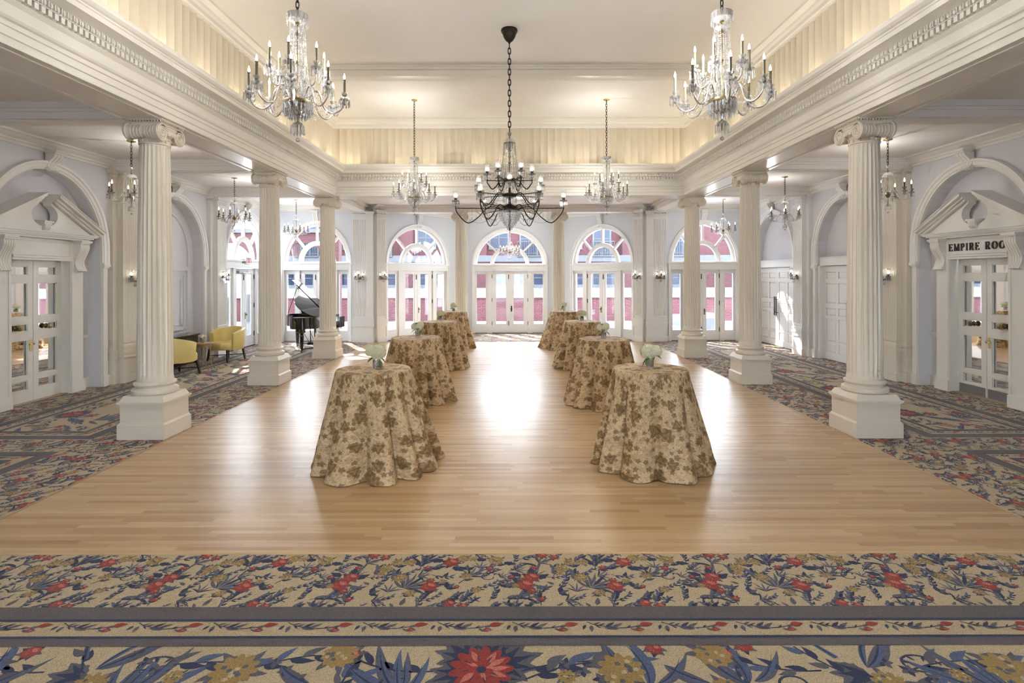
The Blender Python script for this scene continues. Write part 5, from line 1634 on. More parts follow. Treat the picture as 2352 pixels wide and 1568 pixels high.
def small_chandelier(name, ztop, power=P_AISLE):
    """six-arm crystal chandelier with a domed top; ztop = dome height below the ceiling rose"""
    root = empty(name); o = -ztop
    mb = MB(); mb.lathe([(.001, -.002), (.07, -.002), (.072, -.01), (.04, -.022), (.012, -.03), (.001, -.03)], 18); mb.build('ceiling_rose', 'brass', root, smooth=40)
    mb = MB(); chain(mb, -.025, o + .14, .05, .0045, .014); mb.build('chain', 'bronze', root)
    mb = MB(); mb.lathe([(.001, o + .15), (.006, o + .15), (.006, o + .03), (.02, o + .02), (.006, o), (.006, o - .30), (.03, o - .33), (.045, o - .36), (.03, o - .40), (.008, o - .42), (.008, o - .56), (.001, o - .56)], 12); mb.build('stem', 'antique_brass', root, smooth=40)
    mb = MB(); mb.lathe([(.005, o + .10), (.02, o + .13), (.032, o + .135), (.014, o + .10), (.006, o + .09)], 12); mb.build('top_cup', 'crystal', root, smooth=30)
    mb = MB()
    mb.lathe([(.01, o + .02), (.05, o + .01), (.075, o - .015), (.09, o - .05), (.088, o - .05), (.07, o - .02), (.045, o), (.01, o + .008)], 18)
    mb.build('dome', 'crystal', root, smooth=30)
    mb = MB(); mb.ball((0, 0, o - .665), .016, 10, 6); mb.build('finial_ball', 'crystal', root, smooth=60)
    mb = MB(); mb.lathe([(.01, o - .52), (.045, o - .54), (.05, o - .56), (.01, o - .55)], 12); mb.build('pendant_dish', 'crystal', root, smooth=30)
    mb = MB()
    for k in range(12):
        a = 2 * pi * k / 12
        beads(mb, [(.089 * cos(a), .089 * sin(a), o - .05), (.095 * cos(a), .095 * sin(a), o - .22), (.115 * cos(a), .115 * sin(a), o - .36)], .0075, .019, .75)
        mb.drop((.055 * cos(a), .055 * sin(a), o - .40), .008, .09); mb.drop((.045 * cos(a), .045 * sin(a), o - .555), .007, .075)
    mb.build('bead_strands', 'crystal', root, kind='stuff')
    ends = []
    for k in range(6):
        a = 2 * pi * (k + .2) / 6
        _, e = candle_arm(root, a, [(.04, o - .36), (.11, o - .30), (.17, o - .36), (.23, o - .45), (.30, o - .44), (.335, o - .37)], .11, .011, 'candle_brown', 'silver_arm', .007, power=power if k == 0 else 0, drops=8, drop_h=.06, dish_r=.042)
        ends.append((a, e))
    mb = MB()
    for i, (a, e) in enumerate(ends):
        e2 = ends[(i + 1) % 6][1]
        beads(mb, catenary((e[0] * .95, e[1] * .95, e[2]), (.11 * cos(a), .11 * sin(a), o - .36), .10), .0075, .018, .75)
        beads(mb, catenary((e[0] * .6, e[1] * .6, e[2] - .06), (e2[0] * .6, e2[1] * .6, e2[2] - .06), .05), .007, .018, .75)
    mb.build('bead_swags', 'crystal', root, kind='stuff')
    return root

def bronze_chandelier(name):
    """three tiers of dark arms with hurricane shades; origin at the ceiling (z 6.24)"""
    root = empty(name)
    Z = lambda z: z - ZM
    mb = MB(); mb.lathe([(.001, 0), (.135, 0), (.14, -.025), (.13, -.05), (.115, -.055), (.11, -.085), (.095, -.13), (.06, -.185), (.02, -.215), (.015, -.235), (.001, -.235)], 26); mb.build('ceiling_rose', 'bronze', root, smooth=40)
    mb = MB(); chain(mb, -.225, Z(4.53), .085, .009, .022); mb.build('chain', 'bronze', root)
    mb = MB(); mb.lathe([(.001, Z(4.55)), (.008, Z(4.55)), (.008, Z(3.78)), (.05, Z(3.76)), (.085, Z(3.73)), (.085, Z(3.69)), (.02, Z(3.67)), (.02, Z(3.52)), (.11, Z(3.50)), (.12, Z(3.47)), (.11, Z(3.45)), (.02, Z(3.43)), (.02, Z(3.34)), (.10, Z(3.30)), (.19, Z(3.235)), (.19, Z(3.215)), (.02, Z(3.20)), (.02, Z(2.9)), (.001, Z(2.9))], 24); mb.build('stem', 'bronze', root, smooth=30)
    mb = MB()
    mb.lathe([(.01, Z(4.46)), (.025, Z(4.48)), (.035, Z(4.52)), (.034, Z(4.52)), (.012, Z(4.455))], 12)
    mb.lathe([(.01, Z(4.42)), (.06, Z(4.415)), (.09, Z(4.39)), (.098, Z(4.35)), (.096, Z(4.35)), (.085, Z(4.38)), (.05, Z(4.405)), (.01, Z(4.41))], 20)
    for z, r in ((4.30, .04), (4.22, .05), (4.12, .035), (4.02, .045)): mb.lathe([(.01, Z(z + .03)), (r, Z(z)), (.01, Z(z - .03))], 10)
    mb.build('crown', 'crystal', root, smooth=30)
    mb = MB()
    for k in range(18):
        a = 2 * pi * k / 18
        pts = [((.095 + .075 * t ** 1.5) * cos(a), (.095 + .075 * t ** 1.5) * sin(a), Z(4.35) - .62 * t) for t in [i / 10 for i in range(11)]]
        beads(mb, pts, .0095, .023, .75)
        beads(mb, [(.05 * cos(a), .05 * sin(a), Z(4.39)), (.06 * cos(a), .06 * sin(a), Z(4.2))], .007, .017)
    mb.build('bead_strands', 'crystal', root, kind='stuff')
    mb = MB()
    for i in range(8):
        rr = .20 - .019 * i - (.012 if i > 3 else 0) - (.014 if i > 5 else 0); z = Z(3.215) - .036 * i; n = max(8, int(rr * 210))
        for k in range(n):
            a = 2 * pi * (k + .5 * (i % 2)) / n; mb.drop((rr * cos(a), rr * sin(a), z), .009, .066)
    for rr, z, n in ((.11, 3.44, 18), (.08, 3.68, 14)):
        for k in range(n):
            a = 2 * pi * k / n; mb.drop((rr * cos(a), rr * sin(a), Z(z)), .009, .10)
    mb.ball((0, 0, Z(2.905)), .022, 10, 6)
    mb.build('crystal_basket', 'crystal', root, kind='stuff')
    tiers = ((6, 0.0, .375, 3.80, 3.71, .085, .11), (6, pi / 6, .58, 3.57, 3.47, .11, .16), (6, 0.0, .90, 3.36, 3.25, .17, .20))
    for lit, (cnt, ph, R, zc, zh, r0, dip) in zip((0, 2, 4), tiers):
        ends = []
        for k in range(cnt):
            a = ph + 2 * pi * k / cnt
            path = [(r0 * .6, Z(zh)), (R * .38, Z(zh) + .03), (R * .60, Z(zh) - dip * .75), (R * .78, Z(zh) - dip * 1.15), (R * .95, Z(zh) - dip * .45), (R, Z(zc) - .10), (R, Z(zc))]
            arm, e = candle_arm(root, a, path, .022, .018, 'bronze', 'bronze', .0095, shade=True, power=P_CENTRE if k == lit else 0, drops=12, drop_h=.085, dish_r=.062)
            mb = MB(); mb.tube([(r0 * .5 * cos(a), r0 * .5 * sin(a), Z(zh + .005)), (R * cos(a), R * sin(a), Z(zh + .015))], .0075, 6); mb.build('tie_rod', 'bronze', arm)
            mb = MB()
            for q in range(1, 6):
                t = .45 + .5 * q / 6; pz = Z(zh + .01)
                beads(mb, [(R * t * cos(a), R * t * sin(a), pz), (R * t * cos(a), R * t * sin(a), pz - .10 - .03 * (q % 2))], .006, .02)
                mb.drop((R * t * cos(a), R * t * sin(a), pz - .11 - .03 * (q % 2)), .008, .05)
            mb.build('rod_prisms', 'crystal', arm, kind='stuff')
            ends.append((a, e))
        mb = MB()
        for i, (a, e) in enumerate(ends):
            e2 = ends[(i + 1) % cnt][1]
            beads(mb, catenary((e[0], e[1], e[2] - .02), (.19 * cos(a), .19 * sin(a), Z(zh)), .22 * R + .08), .007, .019)
            beads(mb, catenary((e[0] * .6, e[1] * .6, Z(zh) - .05), (e2[0] * .6, e2[1] * .6, Z(zh) - .05), .07), .007, .019)
        mb.build('bead_swags', 'crystal', root, kind='stuff')
    return root

big = crystal_chandelier('crystal_chandelier', ZM - 4.91, 8, 6)
spots = ((-2.24, 5.87, 'large two-tier crystal chandelier, foremost one hanging on the piano side', 0), (2.24, 5.85, 'large two-tier crystal chandelier, foremost one hanging on the EMPIRE ROOM side', .35),
         (-2.22, 12.94, 'large two-tier crystal chandelier on a long chain, far one on the piano side', .7), (2.26, 12.94, 'large two-tier crystal chandelier on a long chain, far one on the EMPIRE ROOM side', .2))
for i, (x, y, lab, rz) in enumerate(spots):
    o = big if i == 0 else copy_tree(big)
    o.location = (x, y, ZM); o.rotation_euler = (0, 0, rz)
    tag(o, lab, 'chandelier', 'large crystal chandeliers')
    if i > 1:                                              # the far pair burns dimmer
        for a_ in o.children:
            for l_ in a_.children:
                if l_.type == 'LIGHT': l_.data = l_.data.copy(); l_.data.energy = P_BIG * .5
bc = bronze_chandelier('bronze_chandelier'); bc.location = (0, 9.26, ZM)
tag(bc, 'dark three-tier chandelier with glass hurricane shades and crystal basket, centre of the room', 'chandelier')
small = small_chandelier('aisle_chandelier', ZA - 3.87)
k = 0
for s, nm in ((-1, 'yellow chairs'), (1, 'EMPIRE ROOM doors')):
    for i, (y, lab) in enumerate(((9.48, 'first'), (13.03, 'second'), (16.8, 'third'))):
        o = small if k == 0 else copy_tree(small)
        o.location = (s * 6.46, y, ZA); o.rotation_euler = (0, 0, .5 * k); k += 1
        tag(o, 'small crystal chandelier with brown candles, %s in the aisle of the %s' % (lab, nm), 'chandelier', 'small aisle chandeliers')
ap = small_chandelier('bay_chandelier', ZA - 3.34); ap.location = (0, 19.5, ZA)
tag(ap, 'small crystal chandelier hanging low before the middle French doors', 'chandelier')

def sconce(name):
    """three-light wall sconce; local +y points into the room, origin at the wall plate"""
    root = empty(name)
    mb = MB(); mb.lathe([(.001, .035), (.02, .034), (.03, .022), (.045, .018), (.055, .006), (.055, 0), (.001, 0)], 18, axis='y'); mb.build('wall_plate', 'antique_brass', root, smooth=40)
    for k, a in enumerate((pi / 2, pi / 2 - .95, pi / 2 + .95)):
        R = .17 if k == 0 else .145
        z = .055 if k == 0 else .0
        arm, e = candle_arm(root, a, [(.02, 0), (.07, -.03), (.12, -.045), (R, -.02), (R, z)], .02, .014, 'bronze', 'bronze', .007, shade=True, power=P_SCONCE if k == 0 else 0, drops=9, drop_h=.075, dish_r=.045)
    mb = MB()
    for k in range(5):
        mb.drop((.03 * cos(k * 1.26), .10 + .03 * sin(k * 1.26), -.04), .009, .12)
    mb.build('prism_drops', 'crystal', root, kind='stuff')
    return root
sc0 = sconce('wall_sconce')
SC = [((-XW + .20, PIERS[0]), -pi / 2, 'three-light crystal wall sconce on the pilaster beside the mirrored doors without lettering'),
      ((-XW + .20, PIERS[1]), -pi / 2, 'three-light crystal wall sconce on the pilaster behind the empty yellow chair'),
      ((XW - .20, PIERS[0]), pi / 2, 'three-light crystal wall sconce on the pilaster beside the EMPIRE ROOM doors'),
      ((XW - .20, PIERS[1]), pi / 2, 'three-light crystal wall sconce on the pilaster between the white panelled doors'),
      ((-4.86, YF - .22), pi, 'three-light wall sconce on the forward-facing corner pilaster, piano side'),
      ((4.86, YF - .22), pi, 'three-light wall sconce on the forward-facing corner pilaster, panelled doors side')]
for s, M, nm in ((-1, FAL, 'piano side'), (1, FAR, 'panelled doors side')):
    p = M @ Vector((.24, .12, 0)); n = (M @ Vector((.24, 1.12, 0))) - p
    SC.append(((p.x, p.y), atan2(n.y, n.x) - pi / 2, 'three-light wall sconce on the slanting bay pilaster, %s' % nm))
for i, ((x, y), rz, lab) in enumerate(SC):
    o = sc0 if i == 0 else copy_tree(sc0)
    o.location = (x, y, 2.08); o.rotation_euler = (0, 0, rz)
    tag(o, lab, 'sconce', 'wall sconces')
# ---------------------------------------------------------------- draped cocktail tables, vases, hydrangeas
ZT = 1.075
def cloth_mesh(seed, r0=.425, flare=.22, lean=(0, 0), nf=13):
    rg = random.Random(seed); SEG = 200
    harm = [(nf + rg.randint(-1, 1), rg.uniform(.8, 1), rg.uniform(0, 6.28)), (nf - 4, rg.uniform(.4, .6), rg.uniform(0, 6.28)), (nf + 6, rg.uniform(.25, .4), rg.uniform(0, 6.28)), (5, .35, rg.uniform(0, 6.28))]
    def fold(a):
        s = 0
        for n, w, p in harm:
            if n == harm[0][0]:
                s += w * (2.2 * abs(sin(n * .5 * a + p + .45 * sin(3 * a + p) + .25 * sin(2 * a))) ** .62 - 1.25)
            else:
                s += .42 * w * sin(n * a + p + .35 * sin(3 * a + p))
        return s
    m = MB(); v, uv = [], []
    rows = []
    for r in (0.0001, .12, .24, .34, .40): rows.append(('top', r))
    for t in (0, .004, .012, .03, .06, .1, .16, .23, .31, .40, .50, .60, .70, .79, .87, .93, .965, .985, 1.0): rows.append(('side', t))
    for kind, t in rows:
        for i in range(SEG):
            a = 2 * pi * i / SEG
            if kind == 'top':
                v.append((t * cos(a), t * sin(a), ZT)); uv.append((t * cos(a) + .5, t * sin(a) + .5)); continue
            f = fold(a)
            edge = min(1, t / .012)
            amp = .095 * min(1, max(0, (t - .012)) * 1.3) ** .8
            fl = flare * (t ** 1.25) + .03 * max(0, t - .90) * 10 * .5
            rr = r0 - .012 + .012 * edge + fl + amp * f
            z = (ZT - .012 * (1 - (1 - edge) ** 2)) - (ZT - .012 - .006) * t
            if t > .93: z = max(z, .006 + .02 * max(0, f) * (1 - t) * 10)
            lx, ly = lean[0] * t ** 1.6, lean[1] * t ** 1.6
            v.append((rr * cos(a) + lx, rr * sin(a) + ly, z)); uv.append((a * .55 + 2, 3 - t * 1.07))
    f = []
    R = len(rows)
    for j in range(R - 1):
        for i in range(SEG):
            f.append((j * SEG + i, (j + 1) * SEG + i, (j + 1) * SEG + (i + 1) % SEG, j * SEG + (i + 1) % SEG))
    m.v, m.f, m.mi = v, f, [0] * len(f); m.uv = uv
    return m.mesh('tablecloth', 'damask_cloth', smooth=180)

def hydrangea_head(mb, c, r, rg, n=150):
    for i in range(n):
        z = 1 - 2 * (i + .5) / n
        if z < -.75: continue
        a = i * 2.39996; q = sqrt(1 - z * z)
        d = Vector((q * cos(a), q * sin(a), z)); p = Vector(c) + d * r * rg.uniform(.90, 1.05) * Vector((1, 1, .82)).length / 1.6346
        u = d.orthogonal().normalized(); w = d.cross(u); th = rg.uniform(0, 1.57); s = r * .21
        for k in range(4):
            e = th + k * pi / 2; b = u * cos(e) + w * sin(e); g = u * -sin(e) + w * cos(e)
            mb.add([tuple(p), tuple(p + b * s * .6 + g * s * .5 + d * .004), tuple(p + b * s * 1.05 - d * .002), tuple(p + b * s * .6 - g * s * .5 + d * .004)], [(0, 1, 2, 3)])

def leaf_mesh(ln, w):
    mb = MB(); v = []
    n = 8
    for i in range(n + 1):
        t = i / n; h = w * .5 * sin(pi * t ** .75) * (1 + .08 * (-1) ** i); zc = -.25 * ln * t * t
        v += [(ln * t, -h, zc + h * .25), (ln * t, 0, zc), (ln * t, h, zc + h * .25)]
    f = []
    for i in range(n): f += [(3 * i, 3 * i + 1, 3 * i + 4, 3 * i + 3), (3 * i + 1, 3 * i + 2, 3 * i + 5, 3 * i + 4)]
    mb.add(v, f); return mb.mesh('leaf', 'leaf_green', smooth=180)
LEAF = leaf_mesh(.12, .065)

def make_vase(name):
    mb = MB(); h = .105
    prof = []
    for i in range(9):
        t = i / 8; prof.append((.036 + .006 * t + (.0025 if i % 2 else 0), .004 + h * t))
    inner = [(r - .005, z) for r, z in reversed(prof)]; inner[-1] = (inner[-1][0], .016)
    mb.lathe([(.001, .003), (.034, .003)] + prof + inner + [(.001, .016)], 22, scallop=lambda a: 1 + .03 * cos(11 * a))
    return mb.mesh(name, 'shade_glass', smooth=20)
VASE = make_vase('glass_vase')
vg = MB()
for i in range(14):
    a = 2 * pi * i / 14
    for sgn in (-1, 1):
        vg.tube([((.0405 + .004 * t) * cos(a + sgn * t * .9), (.0405 + .004 * t) * sin(a + sgn * t * .9), .012 + .088 * t) for t in (0, .33, .66, 1)], .0022, 4)
CUT = vg.mesh('cut_pattern', 'crystal')

def bouquet(name, seed, heads):
    rg = random.Random(seed); root = empty(name)
    for (x, y, z, r) in heads:
        mb = MB(); mb.ball((0, 0, 0), r * .86, 12, 8, .85); hydrangea_head(mb, (0, 0, 0), r, rg, 170)
        mb.build('flower_head', 'petal', root, loc=(x, y, z))
        mb = MB(); mb.tube([(x * .9, y * .9, z - r * .6), (x * .4, y * .4, .09), (-x * .25, -y * .25, .025)], .004, 6); mb.build('stem', 'stem_green', root)
    for k in range(5):
        a = rg.uniform(0, 6.28)
        z, rr, pit = ((.12, .035, .5), (.10, .04, .9), (.22, .02, -.5), (.13, .03, .3), (.16, .05, .2))[k]
        inst('leaf', LEAF, root, (rr * cos(a), rr * sin(a), z), (0, pit, a), (.85,) * 3)
    return root
HEADS = [[(.02, -.01, .19, .088), (-.065, .02, .195, .065)], [(0, 0, .18, .075), (.055, .03, .205, .062), (-.05, .03, .185, .06)], [(-.045, 0, .18, .068), (.045, .01, .185, .07), (.0, .04, .20, .06)], [(0, 0, .185, .08), (.06, .02, .18, .055)]]
BQ = [bouquet('hydrangea_bouquet', 11 + i, HEADS[i]) for i in range(4)]
CL = [cloth_mesh(21 + i, flare=fl, lean=ln, nf=nf) for i, (fl, ln, nf) in enumerate(((.225, (.05, -.02), 12), (.175, (0, -.02), 10), (.19, (.02, 0), 13), (.18, (-.01, 0), 11)))]
TB = [(-1.56, 6.35, 0, .0), (-1.63, 9.62, 2, 1.1), (-1.65, 13.0, 3, 2.0), (-1.72, 16.65, 1, .4), (1.60, 6.33, 1, .6), (1.58, 9.35, 3, 2.7), (1.69, 13.0, 2, .9), (1.63, 16.65, 0, 3.9)]
usedb = {}
for i, (x, y, c, rz) in enumerate(TB):
    side = 'piano side' if x < 0 else 'EMPIRE ROOM side'
    o4 = ('first', 'second', 'third', 'fourth')[i % 4]
    o = inst('tablecloth', CL[c], None, (x, y, 0), (0, 0, rz))
    tag(o, 'floor-length gold floral cloth over the %s round table from the front, %s' % (o4, side), 'tablecloth', 'draped cocktail tables')
    vx, vy = x + (.03 if x < 0 else 0), y + .02
    v = thing('glass_vase', 'small cut-glass vase on the %s draped table from the front, %s' % (o4, side), 'vase', (vx, vy, ZT), .3 * i, 'cut-glass vases')
    inst('vessel', VASE, v); inst('cut_pattern', CUT, v)
    b = BQ[i % 4] if i % 4 not in usedb else copy_tree(BQ[i % 4])
    usedb[i % 4] = 1
    b.location = (vx, vy, ZT); b.rotation_euler = (0, 0, (0, .5, 1.0, 2.2, 3.3, .2, 2.5, .8)[i])
    tag(b, 'cream hydrangea bouquet on the %s draped table from the front, %s' % (o4, side), 'flowers', 'hydrangea bouquets')

# ---------------------------------------------------------------- yellow tub chairs, side table, roses
def tub_chair(name):
    """local front = -y, origin on the floor under the seat"""
    root = empty(name)
    mb = MB(); n = 40; half = radians(118); v = []
    def sect(t):
        a = -half + 2 * half * t; k = abs(a) / half
        h = .78 - .13 * k ** 2.2; ro = .37; ri = .285 + .0 * k
        dx, dy = sin(a), cos(a); ext = max(0, k - .75) * .35
        ox, oy = ro * dx * (1 + .02 * k), ro * dy * .92 - ext * .25
        ix, iy = ri * dx * (1.02), ri * dy * .92 - ext * .25
        f = 1.06
        return [(ox * .94, oy * .94, .27), (ox, oy, .34), (ox * f, oy * f, h - .02), (ox * f * .985, oy * f * .985, h), (ix * 1.10, iy * 1.10, h), (ix * 1.07, iy * 1.07, h - .02), (ix, iy, .40), (ix, iy, .28)]
    for i in range(n + 1): v += sect(i / n)
    f = [(i * 8 + j, i * 8 + (j + 1) % 8, (i + 1) * 8 + (j + 1) % 8, (i + 1) * 8 + j) for i in range(n) for j in range(8)]
    f += [tuple(range(7, -1, -1)), tuple(n * 8 + j for j in range(8))]
    mb.add(v, f); mb.build('back_shell', 'yellow_leather', root, smooth=45)
    mb = MB(); pts = []
    for i in range(28):
        a = 2 * pi * i / 28; c_, s_ = cos(a), sin(a)
        pts.append((.315 * (abs(c_) ** .7) * (1 if c_ > 0 else -1), -.045 + .315 * (abs(s_) ** .7) * (1 if s_ > 0 else -1)))
    v = []
    for z, k in ((.27, .95), (.30, 1.0), (.40, 1.0), (.43, .965), (.445, .85), (.45, .5)): v += [(x * k, y * k, z) for x, y in pts]
    N_ = 28
    f = [(j * N_ + i, j * N_ + (i + 1) % N_, (j + 1) * N_ + (i + 1) % N_, (j + 1) * N_ + i) for j in range(5) for i in range(N_)] + [tuple(5 * N_ + i for i in range(N_)), tuple(range(N_ - 1, -1, -1))]
    mb.add(v, f); mb.build('seat', 'yellow_leather', root, smooth=50)
    for x, y in ((-.26, -.27), (.26, -.27), (-.22, .24), (.22, .24)):
        mb = MB(); k = 1.14
        w0, w1 = .022, .014
        v = [(x - w0, y - w0, .28), (x + w0, y - w0, .28), (x + w0, y + w0, .28), (x - w0, y + w0, .28)]
        v += [(x * k - w1, y * k - w1, 0), (x * k + w1, y * k - w1, 0), (x * k + w1, y * k + w1, 0), (x * k - w1, y * k + w1, 0)]
        mb.add(v, [(0, 1, 2, 3), (7, 6, 5, 4), (0, 4, 5, 1), (1, 5, 6, 2), (2, 6, 7, 3), (3, 7, 4, 0)]); mb.build('leg', 'dark_wood', root)
    for a, b in (((-.28, -.29), (.24, .26)), ((.28, -.29), (-.24, .26))):
        mb = MB(); mb.tube([(a[0], a[1], .13), (b[0], b[1], .13)], .011, 6); mb.build('stretcher', 'dark_wood', root)
    return root
ch = tub_chair('tub_chair'); ch.location = (-7.26, 12.05, 0); ch.rotation_euler = (0, 0, radians(158)); ch.scale = (1.08,) * 3
tag(ch, 'yellow leather tub chair seen from behind, beside the first column', 'chair', 'yellow tub chairs')
c2 = copy_tree(ch); c2.location = (-7.22, 14.2, 0); c2.rotation_euler = (0, 0, radians(-18))
tag(c2, 'yellow leather tub chair facing the small side table, beside the second column', 'chair', 'yellow tub chairs')
st = thing('side_table', 'small wooden side table between the two yellow chairs', 'table', (-7.20, 13.05, 0))
mb = MB(); mb.lathe([(.001, .545), (.20, .545), (.21, .555), (.21, .575), (.20, .58), (.001, .58)], 28); mb.build('tabletop', 'tan_wood', st, smooth=30)
mb = MB(); mb.lathe([(.16, .49), (.165, .545), (.155, .545), (.15, .49)], 24); mb.build('apron', 'tan_wood', st)
for k in range(4):
    a = pi / 4 + k * pi / 2
    mb = MB(); mb.tube([(.145 * cos(a), .145 * sin(a), .55), (.14 * cos(a), .14 * sin(a), .30), (.15 * cos(a), .15 * sin(a), .12), (.19 * cos(a), .19 * sin(a), .0)], [.018, .014, .013, .010], 6); mb.build('leg', 'tan_wood', st)
mb = MB(); mb.tube([(-.10, -.10, .13), (.10, .10, .13)], .009, 6); mb.tube([(-.10, .10, .13), (.10, -.10, .13)], .009, 6); mb.build('stretcher', 'tan_wood', st)
rv = MB(); rv.lathe([(.001, .002), (.035, .002), (.042, .06), (.05, .12), (.046, .12), (.038, .06), (.03, .01), (.001, .01)], 18)
o = rv.build('flower_vase', 'vase_silver', smooth=40, loc=(-7.22, 13.03, .58)); tag(o, 'small silver vase on the wooden side table', 'vase')
rb = thing('rose_bouquet', 'white roses in the vase on the wooden side table', 'flowers', (-7.22, 13.03, .58))
for k, (x, y, z) in enumerate(((0, 0, .17), (.05, .02, .155), (-.055, .01, .16), (.02, -.05, .15), (-.02, .05, .165))):
    mb = MB()
    for q in range(4):
        rr = .042 - .009 * q
        mb.lathe([(.004, z - .035), (rr * .8, z - .02), (rr, z + .008 + .004 * q), (rr * .86, z + .014 + .005 * q), (.002, z - .005)], 10, x, y, scallop=lambda a, q=q: 1 + .08 * cos(5 * a + q))
    mb.build('rose_head', 'petal_white', rb, smooth=50)
    mb = MB(); mb.tube([(x, y, z - .03), (x * .3, y * .3, .015)], .003, 5); mb.build('stem', 'stem_green', rb)

# ---------------------------------------------------------------- grand piano
pn = thing('grand_piano', 'black grand piano with raised lid between the second and third columns', 'piano', (-5.86, 16.85, 0), radians(167))
def piano_outline(g=0.0):
    pts = [(-.75 - g, 0 - g), (-.75 - g, 1.15)]
    for i in range(13):
        a = pi - pi * i / 12 * .86
        pts.append((-.36 + (.39 + g) * cos(a), 1.17 + (.45 + g) * sin(a)))
    for x, y in ((.06, 1.17), (.13, 1.02), (.22, .90), (.36, .80), (.52, .71), (.66, .58), (.735, .42), (.75, .25)): pts.append((x + g, y + g * .6))
    pts.append((.75 + g, 0 - g))
    return pts
out = piano_outline(); P3 = lambda u, w, t: (u, w, t)
mb = MB(); mb.prism(out, P3, .68, 1.00, cap=False)
inn = [(x * .955 - .016 if True else x, .02 + y * .965) for x, y in out]
k = len(out)
mb.add([(x, y, 1.00) for x, y in out] + [(x, y, 1.00) for x, y in inn] + [(x, y, .90) for x, y in inn], [(i, (i + 1) % k, k + (i + 1) % k, k + i) for i in range(k)] + [(k + i, k + (i + 1) % k, 2 * k + (i + 1) % k, 2 * k + i) for i in range(k)])
mb.add([(x, y, .68) for x, y in out], [tuple(range(k - 1, -1, -1))])
mb.build('rim', 'piano_black', pn, smooth=35)
mb = MB(); mb.prism(inn, P3, .86, .90); mb.build('iron_plate', 'antique_brass', pn)
mb = MB(); mb.box(-.76, .76, -.30, .02, .60, .70); mb.box(-.76, -.66, -.30, .06, .70, .92); mb.box(.66, .76, -.30, .06, .70, .92); mb.box(-.66, .66, -.03, .01, .70, .98); mb.build('key_bed', 'piano_black', pn)
mb = MB()
for i in range(52): mb.box(-.645 + i * .0248, -.645 + i * .0248 + .0238, -.27, -.03, .70, .725)
mb.build('white_keys', 'ivory', pn, kind='stuff')
mb = MB()
for i in range(51):
    if i % 7 in (0, 1, 3, 4, 5): mb.box(-.645 + (i + 1) * .0248 - .006, -.645 + (i + 1) * .0248 + .006, -.18, -.03, .725, .738)
mb.build('black_keys', 'black_iron', pn, kind='stuff')
mb = MB(); mb.M = Matrix.Translation((0, .22, .98)) @ Matrix.Rotation(radians(-18), 4, 'X')
mb.box(-.36, .36, -.008, .008, 0, .24); mb.box(-.36, .36, -.06, .0, -.01, .01); mb.build('music_desk', 'piano_black', pn)
hinge = Matrix.Translation((-.76, 0, 1.005)) @ Matrix.Rotation(radians(-41), 4, 'Y') @ Matrix.Translation((.76, 0, 0))
lid = [(x, y) for x, y in piano_outline(.015) if y > .30]
lid = [(-.765, .36)] + lid + [(.765, .36)]
mb = MB(hinge); mb.prism(lid, P3, 0, .018); mb.build('lid', 'piano_black', pn, smooth=30)
mb = MB(hinge); mb.box(-.765, .765, .36, .70, .019, .034); mb.build('folded_flap', 'piano_black', pn)
tip = hinge @ Vector((.55, .62, 0))
mb = MB(); mb.tube([(.70, .44, .99), tuple(tip)], .009, 6); mb.build('lid_prop', 'piano_black', pn)
for x, y in ((-.62, .06), (.62, .06), (-.36, 1.32)):
    mb = MB(); mb.lathe([(.075, .68), (.085, .60), (.055, .54), (.05, .50), (.062, .47), (.045, .20), (.036, .10), (.05, .085), (.03, .07)], 8, x, y); mb.box(x - .07, x + .07, y - .07, y + .07, .56, .69)
    leg = mb.build('leg', 'piano_black', pn)
    mb = MB(); mb.lathe([(.001, y - .012), (.032, y - .012), (.032, y + .012), (.001, y + .012)], 12, x, .032, axis='y'); mb.box(x - .012, x + .012, y - .014, y + .014, .03, .08); mb.build('caster', 'antique_brass', leg)
mb = MB()
for x in (-.07, .07): mb.tube([(x, .24, .68), (x, .22, .16)], .014, 6)
mb.box(-.13, .13, .14, .30, .09, .16)
for x in (-.06, 0, .06): mb.box(x - .012, x + .012, .06, .16, .10, .115)
for x in (-.1, .1): mb.tube([(x, .24, .16), (x * 1.3, .70, .68)], .007, 5)
mb.build('pedal_lyre', 'piano_black', pn)
mb = MB()
for a, b in (((-.62, .06), (.62, .06)), ((-.62, .06), (-.36, 1.32)), ((.62, .06), (-.36, 1.32))): mb.tube([(a[0], a[1], .10), (b[0], b[1], .10)], .016, 6)
mb.build('dolly_frame', 'black_iron', pn)
# ---------------------------------------------------------------- outside: terrace, low brick wall, gravel bed, brick house
mb = MB(); mb.box(-45, 45, 21.6, 60, -.2, -.06); mb.box(-45, -8.3, -6, 21.6, -.2, -.06); mb.box(8.3, 45, 18.5, 21.6, -.2, -.06); mb.box(-8.3, -4.5, 18.5, 21.6, -.2, -.06); mb.box(4.5, 8.3, 18.5, 21.6, -.2, -.06); mb.box(-4.5, 4.5, 18.2, 21.6, -.2, -.06)
mb.box(-45, 45, -30, -5.3, -.2, -.06)
tag(mb.build('terrace', 'paving'), 'sunlit pale paving outside the far French doors', kind='structure')
gw = structure('garden_wall', 'low red brick wall with pale coping beyond the far French doors')
mb = MB(); mb.box(-14, 14, 27.0, 27.35, -.1, 1.04); mb.build('wall_bricks', 'brick_wall', gw)
mb = MB(); mb.box(-14.0, 14.0, 26.96, 27.35, 1.04, 1.09); mb.build('coping', 'brick', gw)
gw = structure('garden_wall', 'low red brick wall beyond the glazed side exit')
mb = MB(); mb.box(-14.4, -14.05, 6, 26.9, -.1, 1.04); mb.build('wall_bricks', 'brick_wall', gw)
mb = MB(); mb.box(-14.4, -14.01, 6, 26.9, 1.04, 1.09); mb.build('coping', 'brick', gw)
